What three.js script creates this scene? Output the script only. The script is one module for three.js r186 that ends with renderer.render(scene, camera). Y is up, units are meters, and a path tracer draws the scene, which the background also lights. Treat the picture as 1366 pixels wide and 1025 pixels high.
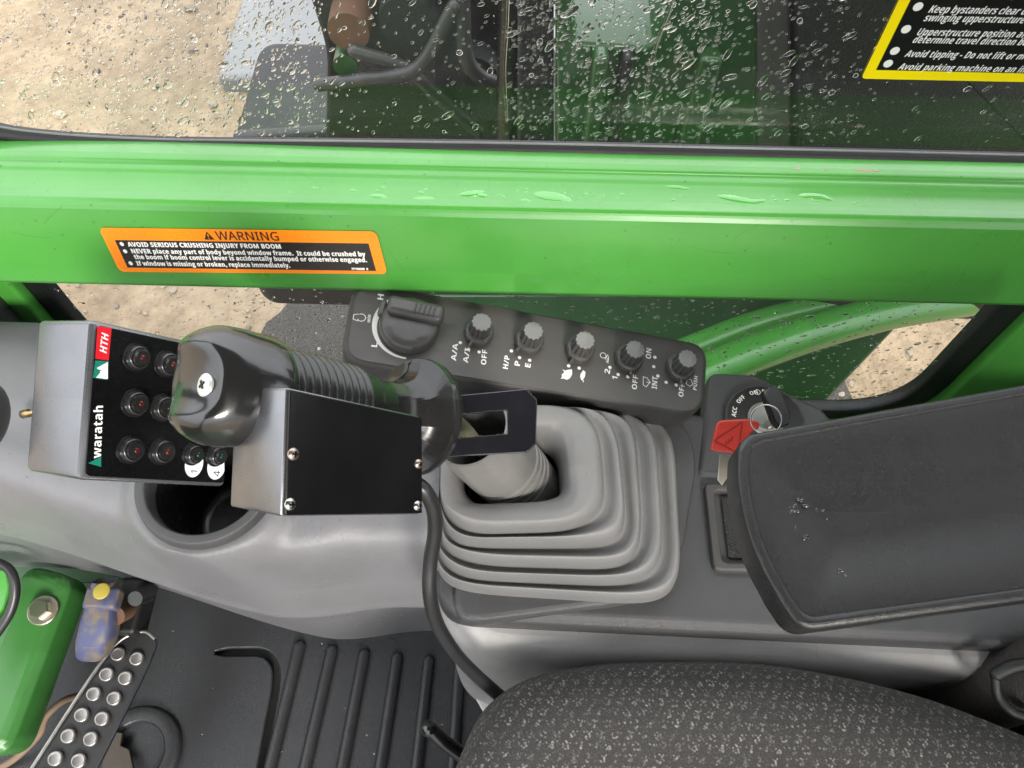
import * as THREE from 'three';
import { mergeGeometries, toCreasedNormals } from 'three/addons/utils/BufferGeometryUtils.js';
import { RoundedBoxGeometry } from 'three/addons/geometries/RoundedBoxGeometry.js';

// ------------------------------------------------------------------ camera, sky, sun, exposure
const scene = new THREE.Scene();
const PITCH = 60 * Math.PI / 180, ROLL = 1.3 * Math.PI / 180, FP = 1025;
const V = (x, y, z) => new THREE.Vector3(x, y, z);
const EYE = V(0, 1.15, 0);
const D = V(0, -Math.sin(PITCH), -Math.cos(PITCH));
const R = V(1, 0, 0), U = V(0, Math.cos(PITCH), -Math.sin(PITCH)), T = D.clone().negate();
const RC = R.clone().multiplyScalar(Math.cos(ROLL)).addScaledVector(U, Math.sin(ROLL));
const UC = U.clone().multiplyScalar(Math.cos(ROLL)).addScaledVector(R, -Math.sin(ROLL));
const camera = new THREE.PerspectiveCamera(53.13, 4 / 3, 0.02, 400);
camera.position.copy(EYE);
camera.up.copy(UC);
camera.lookAt(EYE.clone().add(D));
scene.add(camera);

const renderer = new THREE.WebGLRenderer({ antialias: true });
renderer.toneMapping = THREE.LinearToneMapping;
renderer.toneMappingExposure = 3.3;
renderer.shadowMap.enabled = true;

{ // overcast sky: brighter overhead, even around the horizon
  const w = 64, h = 32, d = new Float32Array(w * h * 4);
  for (let j = 0; j < h; j++) for (let i = 0; i < w; i++) {
    const el = ((j + .5) / h - .5) * Math.PI;
    const s = Math.max(0, Math.sin(el));
    const L = el > -0.05 ? 0.55 * (1 + 1.3 * s) : 0.25;
    const k = (j * w + i) * 4;
    d[k] = L * .975; d[k + 1] = L; d[k + 2] = L * 1.03; d[k + 3] = 1;
  }
  const t = new THREE.DataTexture(d, w, h, THREE.RGBAFormat, THREE.FloatType);
  t.mapping = THREE.EquirectangularReflectionMapping; t.magFilter = THREE.LinearFilter; t.needsUpdate = true;
  scene.background = t; scene.environment = t;
}
const sun = new THREE.DirectionalLight(0xfff8ee, 1.5);
sun.position.set(1.0, 2.55, 2.7); sun.target.position.set(0, .4, -.3);
sun.castShadow = true; sun.shadow.radius = 30; sun.shadow.mapSize.set(2048, 2048);
Object.assign(sun.shadow.camera, { left: -4, right: 4, top: 4, bottom: -4, near: .1, far: 15 });
scene.add(sun, sun.target);

// ------------------------------------------------------------------ helpers
let seed = 7;
const rnd = () => { seed = (seed * 1664525 + 1013904223) >>> 0; return seed / 4294967296; };
const rr = (a, b) => a + (b - a) * rnd();
const clamp = (x, a, b) => Math.min(b, Math.max(a, x));
const sstep = (a, b, x) => { const t = clamp((x - a) / (b - a), 0, 1); return t * t * (3 - 2 * t); };
const lerp = (a, b, t) => a + (b - a) * t;
// line of sight measured on the photograph (1366 x 1025), met with a real plane or a measured distance
const ray = (px, py) => D.clone().addScaledVector(RC, (px - 683) / FP).addScaledVector(UC, (512.5 - py) / FP);
const at = (px, py, d) => EYE.clone().addScaledVector(ray(px, py), d);
const onY = (px, py, y) => { const r = ray(px, py); return EYE.clone().addScaledVector(r, (y - EYE.y) / r.y); };
const onZ = (px, py, z) => { const r = ray(px, py); return EYE.clone().addScaledVector(r, (z - EYE.z) / r.z); };
const dirIn = (r, u, t) => V(0, 0, 0).addScaledVector(R, r).addScaledVector(U, u).addScaledVector(T, t).normalize();
function frame(O, n, exHint = R) {
  n = n.clone().normalize();
  const ex = exHint.clone().addScaledVector(n, -exHint.dot(n)).normalize(), ey = n.clone().cross(ex);
  const m = new THREE.Matrix4().makeBasis(ex, ey, n).setPosition(O);
  const f = { O: O.clone(), n, ex, ey, m,
    loc(px, py) { const r = ray(px, py); const t = O.clone().sub(EYE).dot(n) / r.dot(n); const p = EYE.clone().addScaledVector(r, t).sub(O); return new THREE.Vector2(p.dot(ex), p.dot(ey)); },
    inv(p) { const q = p.clone().sub(O); return V(q.dot(ex), q.dot(ey), q.dot(n)); } };
  return f;
}
const used = {};
const numbered = (n) => { used[n] = (used[n] ?? -1) + 1; return used[n] ? n + '_' + String(used[n]).padStart(3, '0') : n; };
function tag(o, label, category, group, kind) {
  if (label) o.userData.label = label; if (category) o.userData.category = category;
  if (group) o.userData.group = group; if (kind) o.userData.kind = kind; return o;
}
function thing(name, label, category, f, group) {
  const o = new THREE.Group(); o.name = numbered(name);
  if (f && f.m) { o.applyMatrix4(f.m); } else if (f) o.position.copy(f);
  scene.add(o); return tag(o, label, category, group);
}
function boxUV(g) {
  g = g.index ? g.toNonIndexed() : g;
  const p = g.attributes.position, uv = new Float32Array(p.count * 2);
  const a = V(), b = V(), c = V(), n = V();
  for (let i = 0; i < p.count; i += 3) {
    a.fromBufferAttribute(p, i); b.fromBufferAttribute(p, i + 1); c.fromBufferAttribute(p, i + 2);
    n.copy(b).sub(a).cross(c.clone().sub(a));
    const x = Math.abs(n.x), y = Math.abs(n.y), z = Math.abs(n.z);
    [a, b, c].forEach((q, k) => { const [s, t] = y >= x && y >= z ? [q.x, q.z] : x >= z ? [q.z, q.y] : [q.x, q.y]; uv[(i + k) * 2] = s; uv[(i + k) * 2 + 1] = t; });
  }
  g.setAttribute('uv', new THREE.BufferAttribute(uv, 2)); return g;
}
function part(name, geos, mat, parent, opt = {}) {
  geos = Array.isArray(geos) ? geos : [geos];
  let g = geos.map(q => { q = q.index ? q.toNonIndexed() : q; for (const k of Object.keys(q.attributes)) if (!['position', 'normal', 'uv'].includes(k)) q.deleteAttribute(k); return q; });
  g = g.length > 1 ? mergeGeometries(g) : g[0];
  if (!opt.keepUV) g = boxUV(g);
  const m = new THREE.Mesh(g, mat); m.name = parent === scene ? numbered(name) : name; m.castShadow = m.receiveShadow = true;
  (parent || scene).add(m); if (opt.label) m.userData.label = opt.label; if (opt.kind) m.userData.kind = opt.kind;
  return m;
}
const crease = (g, a = .7) => toCreasedNormals(g.index ? g.toNonIndexed() : g, a);
function roundShape(pts, r, seg) { // closed outline with rounded corners; r number or per corner
  const s = new THREE.Shape(), n = pts.length;
  pts.forEach((p, i) => {
    const a = pts[(i + n - 1) % n], b = pts[(i + 1) % n], ri = Array.isArray(r) ? r[i] : r;
    const da = Math.hypot(a.x - p.x, a.y - p.y), db = Math.hypot(b.x - p.x, b.y - p.y), k = Math.min(ri, da * .49, db * .49);
    const p0 = [p.x + (a.x - p.x) / da * k, p.y + (a.y - p.y) / da * k], p1 = [p.x + (b.x - p.x) / db * k, p.y + (b.y - p.y) / db * k];
    i ? s.lineTo(...p0) : s.moveTo(...p0);
    if (k > 1e-6) s.quadraticCurveTo(p.x, p.y, ...p1);
  });
  s.closePath(); return s;
}
function slab(shape, th, b = .001, bs = 3, cs = 6, bt = b) { // top face at z = 0, going down th
  const dp = Math.max(1e-5, th - 2 * bt);
  const g = new THREE.ExtrudeGeometry(shape, { depth: dp, bevelEnabled: b > 0, bevelSize: b, bevelThickness: bt, bevelOffset: -b, bevelSegments: bs, curveSegments: cs });
  g.translate(0, 0, -(dp + bt)); const q = crease(g, .6), P = q.attributes.position, N = q.attributes.normal;
  for (let i = 0; i < P.count; i += 3) { // the two faces stay exactly flat
    const z = P.getZ(i); if (Math.abs(z - P.getZ(i + 1)) < 1e-7 && Math.abs(z - P.getZ(i + 2)) < 1e-7) for (let k = 0; k < 3; k++) N.setXYZ(i + k, 0, 0, z > -th / 2 ? 1 : -1);
  }
  return q;
}
const v2 = (x, y) => new THREE.Vector2(x, y);
function rectPts(x0, y0, x1, y1) { return [v2(x0, y0), v2(x1, y0), v2(x1, y1), v2(x0, y1)]; }
function profileX(pts, r, x0, x1, seg = 4) { // profile points (z, y) swept along world x
  const sh = roundShape(pts.map(p => v2(-p[0], p[1])), r);
  const g = new THREE.ExtrudeGeometry(sh, { depth: x1 - x0, bevelEnabled: false, curveSegments: seg });
  g.rotateY(Math.PI / 2); g.translate(x0, 0, 0); return crease(g, .55);
}
function lathe(pts, seg = 48) { return new THREE.LatheGeometry(pts.map(p => v2(Math.max(p[0], 1e-5), p[1])), seg); }
function lathZ(pts, seg) { const g = lathe(pts, seg); g.rotateX(Math.PI / 2); return g; } // axis along local z
function tube(pts, r, n = 40, rs = 10) { return new THREE.TubeGeometry(new THREE.CatmullRomCurve3(pts, false, 'centripetal'), n, r, rs); }
function capTube(pts, r, n, rs = 10) {
  const c = new THREE.CatmullRomCurve3(pts, false, 'centripetal'); const g = [new THREE.TubeGeometry(c, n || 40, r, rs)];
  for (const e of [pts[0], pts[pts.length - 1]]) { const s = new THREE.SphereGeometry(r, rs, 6); s.translate(e.x, e.y, e.z); g.push(s); }
  return g;
}
function gridGeo(nu, nv, f, skip) { // f(u, v) -> Vector3
  const pos = [], uv = [], idx = [];
  for (let j = 0; j <= nv; j++) for (let i = 0; i <= nu; i++) { const p = f(i / nu, j / nv); pos.push(p.x, p.y, p.z); uv.push(i / nu, j / nv); }
  for (let j = 0; j < nv; j++) for (let i = 0; i < nu; i++) {
    const a = j * (nu + 1) + i, b = a + 1, c = a + nu + 1, d = c + 1;
    if (skip && skip(V((pos[a * 3] + pos[d * 3]) / 2, (pos[a * 3 + 1] + pos[d * 3 + 1]) / 2, (pos[a * 3 + 2] + pos[d * 3 + 2]) / 2))) continue;
    idx.push(a, b, d, a, d, c);
  }
  const g = new THREE.BufferGeometry(); g.setAttribute('position', new THREE.Float32BufferAttribute(pos, 3)); g.setAttribute('uv', new THREE.Float32BufferAttribute(uv, 2)); g.setIndex(idx); g.computeVertexNormals(); return g;
}

// ------------------------------------------------------------------ procedural textures
function hash(ix, iy, s) { let h = (ix * 374761393 + iy * 668265263 + s * 1274126177) | 0; h = Math.imul(h ^ (h >>> 13), 1274126177); return ((h ^ (h >>> 16)) >>> 0) / 4294967296; }
function vnoise(x, y, per, s) {
  const x0 = Math.floor(x), y0 = Math.floor(y), fx = x - x0, fy = y - y0, m = (a) => ((a % per) + per) % per;
  const u = fx * fx * (3 - 2 * fx), v = fy * fy * (3 - 2 * fy);
  return lerp(lerp(hash(m(x0), m(y0), s), hash(m(x0 + 1), m(y0), s), u), lerp(hash(m(x0), m(y0 + 1), s), hash(m(x0 + 1), m(y0 + 1), s), u), v);
}
function fbm(x, y, per, oct, s) { let a = .5, t = 0, n = 0; for (let o = 0; o < oct; o++) { t += a * vnoise(x, y, per, s + o); n += a; a *= .55; x *= 2; y *= 2; per *= 2; } return t / n; }
function noiseTex(size, fn, srgb) {
  const d = new Uint8Array(size * size * 4);
  for (let j = 0; j < size; j++) for (let i = 0; i < size; i++) { const c = fn(i / size, j / size), k = (j * size + i) * 4; for (let q = 0; q < 3; q++) d[k + q] = clamp(Array.isArray(c) ? c[q] : c, 0, 1) * 255; d[k + 3] = 255; }
  const t = new THREE.DataTexture(d, size, size); t.wrapS = t.wrapT = THREE.RepeatWrapping; t.magFilter = THREE.LinearFilter; t.minFilter = THREE.LinearMipmapLinearFilter; t.generateMipmaps = true; if (srgb) t.colorSpace = THREE.SRGBColorSpace; t.needsUpdate = true; return t;
}
const rep = (t, m) => { const c = t.clone(); c.repeat.set(1 / m, 1 / m); c.needsUpdate = true; return c; };
const TX = {};
TX.grain = noiseTex(512, (u, v) => { const a = fbm(u * 64, v * 64, 64, 2, 3), b = fbm(u * 110, v * 110, 110, 2, 9); return .5 + .9 * (Math.abs(a - .5) * 1.6 - .2) + .3 * (b - .5); });
TX.smudge = noiseTex(512, (u, v) => { const a = fbm(u * 5, v * 5, 5, 6, 21), b = fbm(u * 24, v * 3, 3, 3, 33); const c = clamp(.5 + (a - .5) * 1.5 + (b - .5) * .3, 0, 1); return [1, .74 + .26 * c, 1]; });
TX.stain = noiseTex(512, (u, v) => { const a = fbm(u * 4, v * 4, 4, 6, 51), b = fbm(u * 40, v * 40, 40, 3, 57); const sp = hash(Math.floor(u * 512), Math.floor(v * 512), 5) > .9985 ? .12 : 0; const c = .92 + (a - .5) * .22 + (b - .5) * .06 + sp; return [c, c * .995, c * .985]; }, true);
TX.mud = noiseTex(512, (u, v) => { const a = fbm(u * 6, v * 6, 6, 6, 71), b = fbm(u * 50, v * 50, 50, 3, 77); const c = .5 + (a - .5) * .9 + (b - .5) * .45; return [.55 + c * .42, .48 + c * .42, .38 + c * .42]; }, true);
{
  const c = document.createElement('canvas'); c.width = c.height = 1024; const g = c.getContext('2d');
  g.fillStyle = 'rgb(236,236,236)'; g.fillRect(0, 0, 1024, 1024);
  for (let i = 0; i < 260; i++) { const x = rnd() * 1024, y = rnd() * 1024, r = rr(20, 120), v = rnd() < .5 ? 255 : 205; const q = g.createRadialGradient(x, y, 0, x, y, r); q.addColorStop(0, `rgba(${v},${v - 2},${v - 6},.16)`); q.addColorStop(1, `rgba(${v},${v},${v},0)`); g.fillStyle = q; g.fillRect(x - r, y - r, 2 * r, 2 * r); }
  for (let i = 0; i < 150; i++) { const x = rnd() * 1024, y = rnd() * 1024, a = rnd() * 7, L = rr(8, 90); g.strokeStyle = rnd() < .7 ? `rgba(255,255,252,${rr(.1, .5)})` : `rgba(150,148,144,${rr(.1, .35)})`; g.lineWidth = rr(.5, 1.5); g.beginPath(); g.moveTo(x, y); g.quadraticCurveTo(x + Math.cos(a) * L * .5 + rr(-5, 5), y + Math.sin(a) * L * .5 + rr(-5, 5), x + Math.cos(a) * L, y + Math.sin(a) * L); g.stroke(); }
  for (let i = 0; i < 900; i++) { const v = rnd() < .6 ? 255 : 120; g.fillStyle = `rgba(${v},${v - 2},${v - 8},${rr(.1, .6)})`; g.beginPath(); g.arc(rnd() * 1024, rnd() * 1024, rr(.5, 1.7), 0, 7); g.fill(); }
  TX.wear = new THREE.CanvasTexture(c); TX.wear.colorSpace = THREE.SRGBColorSpace; TX.wear.wrapS = TX.wear.wrapT = THREE.RepeatWrapping;
}
TX.fine = noiseTex(256, (u, v) => fbm(u * 80, v * 80, 80, 3, 91));
const smudge = (m) => rep(TX.smudge, m);
const PI = Math.PI;
function std(color, rough, o = {}) {
  const { metal = 0, grain = 0, gsize = .05, ssize = .22, stain = true, wear = 0, ...rest } = o;
  const M = (rest.clearcoat || rest.transmission || rest.sheen) ? THREE.MeshPhysicalMaterial : THREE.MeshStandardMaterial;
  const p = { roughness: rough, metalness: metal, side: THREE.DoubleSide, ...rest };
  const c = new THREE.Color(); Array.isArray(color) ? c.setRGB(...color) : c.set(color); p.color = c;
  p.roughnessMap = smudge(ssize);
  if (stain && !rest.map) p.map = wear ? rep(TX.wear, wear) : rep(TX.stain, ssize * 1.7);
  if (grain) { p.bumpMap = rep(TX.grain, gsize); p.bumpScale = grain; }
  return new M(p);
}
const M = {
  green: std([.08, .37, .052], .36, { clearcoat: .42, clearcoatRoughness: .16, ssize: .3, wear: .6, grain: .00005, gsize: .03 }),
  greenWet: std([.08, .37, .052], .04, { clearcoat: 1, clearcoatRoughness: .02, stain: false }),
  blackWet: std([.012, .012, .013], .04, { clearcoat: 1, clearcoatRoughness: .02, stain: false }),
  greenDark: std([.022, .095, .022], .4, { clearcoat: .3, clearcoatRoughness: .2 }),
  seal: std([.009, .010, .010], .55, { grain: .0002, gsize: .03 }),
  console: std([.168, .167, .177], .36, { grain: .00016, gsize: .02, wear: .43 }),
  consoleLight: std([.42, .41, .405], .45, { grain: .0003, gsize: .03, wear: .39 }),
  consoleDark: std([.06, .06, .063], .46, { grain: .0003, gsize: .03, wear: .37 }),
  boot: std([.215, .213, .213], .37, { grain: .0003, gsize: .024, wear: .31 }),
  sleeve: std([.19, .187, .184], .5, { grain: .0002, gsize: .03 }),
  panel: std([.06, .057, .055], .5, { grain: .0002, gsize: .02, wear: .23 }),
  panelFace: std([.05, .047, .044], .55),
  knob: std([.075, .073, .072], .38, { grain: .00006, gsize: .02 }),
  knobTop: std([.22, .218, .215], .5),
  rubber: std([.012, .012, .012], .32, { ssize: .08 }),
  rib: std([.04, .04, .04], .32, { ssize: .1 }),
  gloss: std([.016, .016, .016], .24, { ssize: .07, clearcoat: .6, clearcoatRoughness: .12, wear: .11 }),
  satin: std([.02, .02, .02], .28, { ssize: .09 }),
  lid: std([.004, .004, .0045], .25, { ssize: .12, wear: .13 }),
  blackPlate: std([.10, .10, .13], .24, { metal: .9, ssize: .1 }),
  alu: std([.29, .295, .31], .36, { metal: .85, ssize: .05, wear: .12 }),
  aluPaint: std([.22, .225, .24], .34, { metal: .7, ssize: .08, wear: .2 }),
  steel: std([.62, .6, .57], .3, { metal: 1 }),
  wornSteel: std([.36, .35, .34], .42, { metal: .9, ssize: .03 }),
  brass: std([.4, .3, .14], .3, { metal: 1 }),
  zinc: std([.7, .66, .55], .35, { metal: .9 }),
  armrest: std([.017, .017, .0175], .32, { grain: .00012, gsize: .02, ssize: .3, wear: .29 }),
  mat: std([.03, .031, .034], .34, { ssize: .4, grain: .0003, gsize: .05, wear: .5 }),
  cable: std([.02, .02, .022], .45),
  rust: std([.16, .08, .045], .85, { metal: .1, grain: .0006, gsize: .04 }),
  white: std([.75, .75, .73], .5),
  red: std([.55, .045, .03], .45, { grain: .0001, gsize: .02 }),
  boom: std([.013, .0135, .015], .7, { ssize: .8, grain: .001, gsize: .2 }),
  water: new THREE.MeshPhysicalMaterial({ color: 0xffffff, roughness: 0.02, transmission: 1, ior: 1.33, thickness: .004 }),
  glass: new THREE.MeshPhysicalMaterial({ color: 0xffffff, roughness: 0.075, transmission: 1, ior: 1.5, thickness: 0, side: THREE.DoubleSide }),
};
function canvasTex(w, h, draw) { const c = document.createElement('canvas'); c.width = w; c.height = h; const g = c.getContext('2d'); draw(g, w, h); const t = new THREE.CanvasTexture(c); t.colorSpace = THREE.SRGBColorSpace; t.anisotropy = 8; return t; }
// a flat printed sheet lying in a local frame: bounds in local metres, draw in canvas pixels through toC
function printSheet(name, f, shape, z, resPerM, base, draw, mat, parent, label) {
  const g = new THREE.ShapeGeometry(shape, 8); g.computeBoundingBox(); const b = g.boundingBox, w = b.max.x - b.min.x, h = b.max.y - b.min.y;
  const tex = canvasTex(Math.round(w * resPerM), Math.round(h * resPerM), (c, W, H) => {
    c.fillStyle = base; c.fillRect(0, 0, W, H);
    const toC = (p) => [(p.x - b.min.x) * resPerM, (b.max.y - p.y) * resPerM];
    draw(c, toC, (px, py) => toC(f.loc(px, py)), W, H);
  });
  const p = g.attributes.position, uv = g.attributes.uv;
  for (let i = 0; i < p.count; i++) uv.setXY(i, (p.getX(i) - b.min.x) / w, (p.getY(i) - b.min.y) / h);
  g.translate(0, 0, z);
  const m = mat.clone(); m.map = tex; m.color.set(0xffffff);
  return part(name, g, m, parent, { keepUV: true, label });
}
// one water drop: a closed flattened half-bead
const dropGeo = (() => { const g = new THREE.SphereGeometry(1, 10, 5, 0, PI * 2, 0, PI / 2); g.rotateX(PI / 2); const c = new THREE.CircleGeometry(1, 10); c.rotateX(PI); return mergeGeometries([g, c]); })();
function drops(name, parent, list, mat = M.water) { // list of Matrix4 in the parent's frame
  const im = new THREE.InstancedMesh(dropGeo, mat, list.length); im.name = name; list.forEach((m, i) => im.setMatrixAt(i, m)); im.userData.kind = 'stuff'; im.castShadow = false; parent.add(im); return im;
}
const mtx = (p, q, s) => new THREE.Matrix4().compose(p, q, s);
const qz = (a) => new THREE.Quaternion().setFromAxisAngle(V(0, 0, 1), a);

// ------------------------------------------------------------------ outside: ground and machine
{
  const g = new THREE.PlaneGeometry(120, 120, 1, 1); g.rotateX(-PI / 2); g.translate(0, -1.1, 0);
  const m = std([.40, .362, .3], .65, { map: rep(TX.mud, 1.6), ssize: 2 }); m.bumpMap = rep(TX.mud, .7); m.bumpScale = .03;
  tag(part('ground', g, m, scene), 'wet tan dirt ground outside the cab windows', null, null, 'structure');
}
{
  const s = new RoundedBoxGeometry(2.6, .12, 2.6, 2, .03); s.translate(.02, -1.08, -4.02);
  tag(part('concrete_slab', s, std([.19, .2, .205], .6, { ssize: 1.5 }), scene), 'pale grey concrete slab on the dirt beyond the boom', 'slab');
}
{ // the boom beside the cab
  const b = thing('boom', 'black excavator boom lying alongside, seen through the wet upper window', 'boom', V(.55, -.35, -1.3));
  part('beam', new RoundedBoxGeometry(2.3, .38, .5, 4, .05).translate(0, .19, 0), M.boom, b);
  part('top_plate', new RoundedBoxGeometry(.42, .02, .3, 2, .006).translate(-.72, .388, .02), std([.022, .021, .02], .65, { ssize: .5 }), b);
  part('hose', capTube([V(-1.1, .41, .12), V(-.8, .42, .1), V(-.5, .43, .14), V(.2, .42, .12)], .018, 50), M.cable, b);
  const k = thing('boom_bracket', 'dark pivot bracket with a rusty pin and crossing hoses standing on the boom', 'bracket', V(-.1, .03, -1.12));
  const f = frame(V(-.1, .4, -1.1), V(0, 0, 1));
  const o = [[432, 300], [436, 70], [395, -60], [600, -160], [700, -160], [692, 300]].map(([x, y]) => { const p = f.loc(x, y); return v2(p.x, p.y + .37); });
  part('plate', slab(roundShape(o, .03), .12, .008).translate(0, 0, .02), M.boom, k);
  const P = (x, y) => { const p = f.loc(x, y); return [p.x, p.y + .37]; };
  const pin = (x, y, r, h) => { const g = new THREE.CylinderGeometry(r, r * 1.04, h, 30); g.rotateX(PI / 2); g.translate(...P(x, y), .02 + h / 2); return g; };
  part('pin', pin(470, 16, .032, .05), M.rust, k); part('pin', pin(548, 6, .045, .05), M.boom, k);
  part('pin_boss', pin(626, 92, .055, .04), M.boom, k); part('spacer', pin(466, 62, .02, .05), M.greenDark, k);
  const h = (pts, r, m) => part('hose', capTube(pts.map(([x, y, z]) => V(...P(x, y), z)), r, 50), m || M.cable, k);
  h([[430, 92, .06], [500, 66, .09], [560, 48, .1], [610, -30, .09]], .011, std([.045, .045, .045], .5)); h([[480, 30, .09], [545, 58, .08], [590, 100, .08], [640, 150, .07]], .011, std([.045, .045, .045], .5));
  h([[618, -40, .08], [625, 40, .09], [640, 62, .09], [668, 85, .08], [672, 170, .07]], .013, std([.04, .04, .04], .5)); h([[688, -60, .12], [684, 40, .13], [680, 120, .13], [682, 260, .12]], .022, M.rubber);
}
{ // green machine body with a notch at its top, and the black cover beside it
  const f = frame(V(.2, .1, -.86), V(0, 0, 1));
  const b = thing('engine_housing', 'dark green engine housing notched at its top beside a black cover', 'engine housing', f);
  const o = [[742, 420], [742, -80], [760, -80], [764, 56], [868, 62], [884, 40], [905, -80], [1012, -80], [1012, 420]].map(([x, y]) => f.loc(x, y)).reverse();
  part('body', slab(roundShape(o, .012), .18, .008), M.greenDark, b);
  part('corner_post', slab(roundShape([[690, 420], [690, -80], [739, -80], [739, 420]].map(([x, y]) => f.loc(x, y)).reverse(), .012), .12, .006).translate(0, 0, -.02), M.boom, b);
  const rb = (a, c, w) => { const p = f.loc(a, 60), q = f.loc(c, 300); return new RoundedBoxGeometry(w, p.y - q.y, .03, 3, .008).translate(p.x, (p.y + q.y) / 2, .012); };
  part('rib', rb(802, 802, .02), M.greenDark, b); part('rib', rb(838, 838, .014), M.boom, b); part('rib', rb(948, 948, .03), M.greenDark, b);
  const c = thing('side_cover', 'tall black cover panel of the machine behind the yellow-edged decal', 'panel', V(.7, .1, -.83));
  const f2 = frame(V(.7, .1, -.83), V(0, 0, 1));
  part('cover', slab(roundShape([[1066, 420], [1066, -120], [1600, -120], [1600, 420]].map(([x, y]) => f2.loc(x, y)).reverse(), .02), .2, .01), M.boom, c);
  part('edge_post', slab(roundShape([[1014, 420], [1014, -120], [1060, -120], [1060, 420]].map(([x, y]) => f2.loc(x, y)).reverse(), .006), .1, .004).translate(0, 0, -.03), std([.1, .095, .09], .6), c);
}
{
  const st = new THREE.IcosahedronGeometry(1, 1), p = st.attributes.position; for (let i = 0; i < p.count; i++) { const k = .8 + .4 * hash(Math.round(p.getX(i) * 40), Math.round(p.getY(i) * 40 + p.getZ(i) * 90), 3); p.setXYZ(i, p.getX(i) * k, p.getY(i) * k * .6, p.getZ(i) * k); } st.computeVertexNormals();
  const im = new THREE.InstancedMesh(st, std([.36, .33, .29], .75, { stain: false }), 2600); im.name = 'gravel'; im.castShadow = im.receiveShadow = true; const c = new THREE.Color();
  for (let i = 0; i < 2600; i++) { const s = rr(.003, .011) * (rnd() < .04 ? 2.2 : 1); im.setMatrixAt(i, mtx(V(rr(-3.6, 2), -1.1 + s * .2, rr(-4.4, -1)), new THREE.Quaternion().setFromAxisAngle(V(0, 1, 0), rr(0, 6)), V(s, s, s * rr(.7, 1.3)))); const v = rr(.35, .95); im.setColorAt(i, c.setRGB(v, v * .92, v * .8)); }
  tag(im, 'loose small stones scattered over the tan dirt', null, null, 'stuff'); scene.add(im);
}
{ // wet mud and the machine's shade painted into one dark uneven sheet
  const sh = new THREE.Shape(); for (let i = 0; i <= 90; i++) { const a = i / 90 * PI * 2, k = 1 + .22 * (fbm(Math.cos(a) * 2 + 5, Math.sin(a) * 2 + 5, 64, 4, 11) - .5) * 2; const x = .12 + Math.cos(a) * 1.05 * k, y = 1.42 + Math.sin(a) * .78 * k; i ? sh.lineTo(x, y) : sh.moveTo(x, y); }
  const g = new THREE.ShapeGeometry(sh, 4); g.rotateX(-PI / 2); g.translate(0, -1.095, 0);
  tag(part('mud_shade_patch', g, std([.075, .066, .055], .4, { grain: .012, gsize: .35, ssize: .6 }), scene), 'wet mud under the machine with its shade painted in dark', null, null, 'structure');
}
{ // lower green step plate with a rolled edge
  const b = thing('side_step', 'bright green rolled steel rails slanting below the lower window', 'step rail', at(1090, 450, 1.25));
  const q = (px, py, d) => at(px, py, d).sub(b.position);
  part('rail', capTube([q(1300, 398, 1.42), q(1180, 418, 1.36), q(1060, 452, 1.3), q(930, 505, 1.24), q(840, 560, 1.2)], .032, 60, 20), M.green, b);
  part('rail', capTube([q(1240, 385, 1.46), q(1120, 405, 1.42), q(1010, 432, 1.36), q(900, 475, 1.3)], .024, 60, 20), M.green, b);
  const fp = frame(at(1040, 500, 1.45), V(0, .75, .66));
  part('skirt_panel', slab(roundShape([[560, 640], [560, 392], [1240, 392], [1080, 560], [1080, 640]].map(([x, y]) => fp.loc(x, y)), .02), .03, .006).applyMatrix4(fp.m).translate(...b.position.clone().negate().toArray()), M.greenDark, b);
}

// ------------------------------------------------------------------ cab shell
{
  const f = new RoundedBoxGeometry(2.1, .06, 1.7, 2, .01); f.translate(.15, -.035, .31);
  tag(part('floor', f, M.greenDark, scene), 'steel cab floor under the mat', null, null, 'structure');
  const dk = std([.04, .04, .042], .6);  // unseen dark cab walls and roof, added to shape light and reflections
  const bx = (w, h, d, x, y, z) => new RoundedBoxGeometry(w, h, d, 2, .01).translate(x, y, z);
  tag(part('wall_rear', [bx(.06, .98, 1.5, 1.12, .46, .25), bx(.06, .36, 1.5, 1.12, 1.64, .25), bx(.06, .7, .14, 1.12, 1.2, -.43), bx(.06, .7, .14, 1.12, 1.2, .93)], dk, scene), 'unseen dark rear cab wall with its window, added to darken reflections', null, null, 'structure');
  tag(part('wall_left', [bx(.34, 1.78, .05, .94, .9, 1.0), bx(.1, 1.78, .05, -.86, .9, 1.0), bx(1.6, .12, .05, -.02, 1.78, 1.0)], dk, scene), 'unseen left cab side with the open door, added to narrow the light', null, null, 'structure');
  tag(part('wall_front', [bx(.05, .5, 1.0, -.93, .22, .5), bx(.06, 1.3, .1, -.92, 1.15, .93), bx(.06, 1.3, .08, -.92, 1.15, -.5), bx(.06, .16, 1.4, -.92, 1.75, .22)], dk, scene), 'unseen front cab frame with its open windscreen, added to narrow the light', null, null, 'structure');
  tag(part('wall_right', [bx(2.0, .3, .04, .1, 1.68, -.53), bx(.3, .95, .04, .98, 1.15, -.53)], dk, scene), 'unseen right cab side above and behind the window, added to narrow the light', null, null, 'structure');
  tag(part('ceiling', new RoundedBoxGeometry(2.12, .08, 1.62, 3, .03).translate(.1, 1.86, .24), std([.12, .12, .12], .85), scene), 'unseen grey cab roof lining, added to block light from overhead', null, null, 'structure');
}
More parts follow.
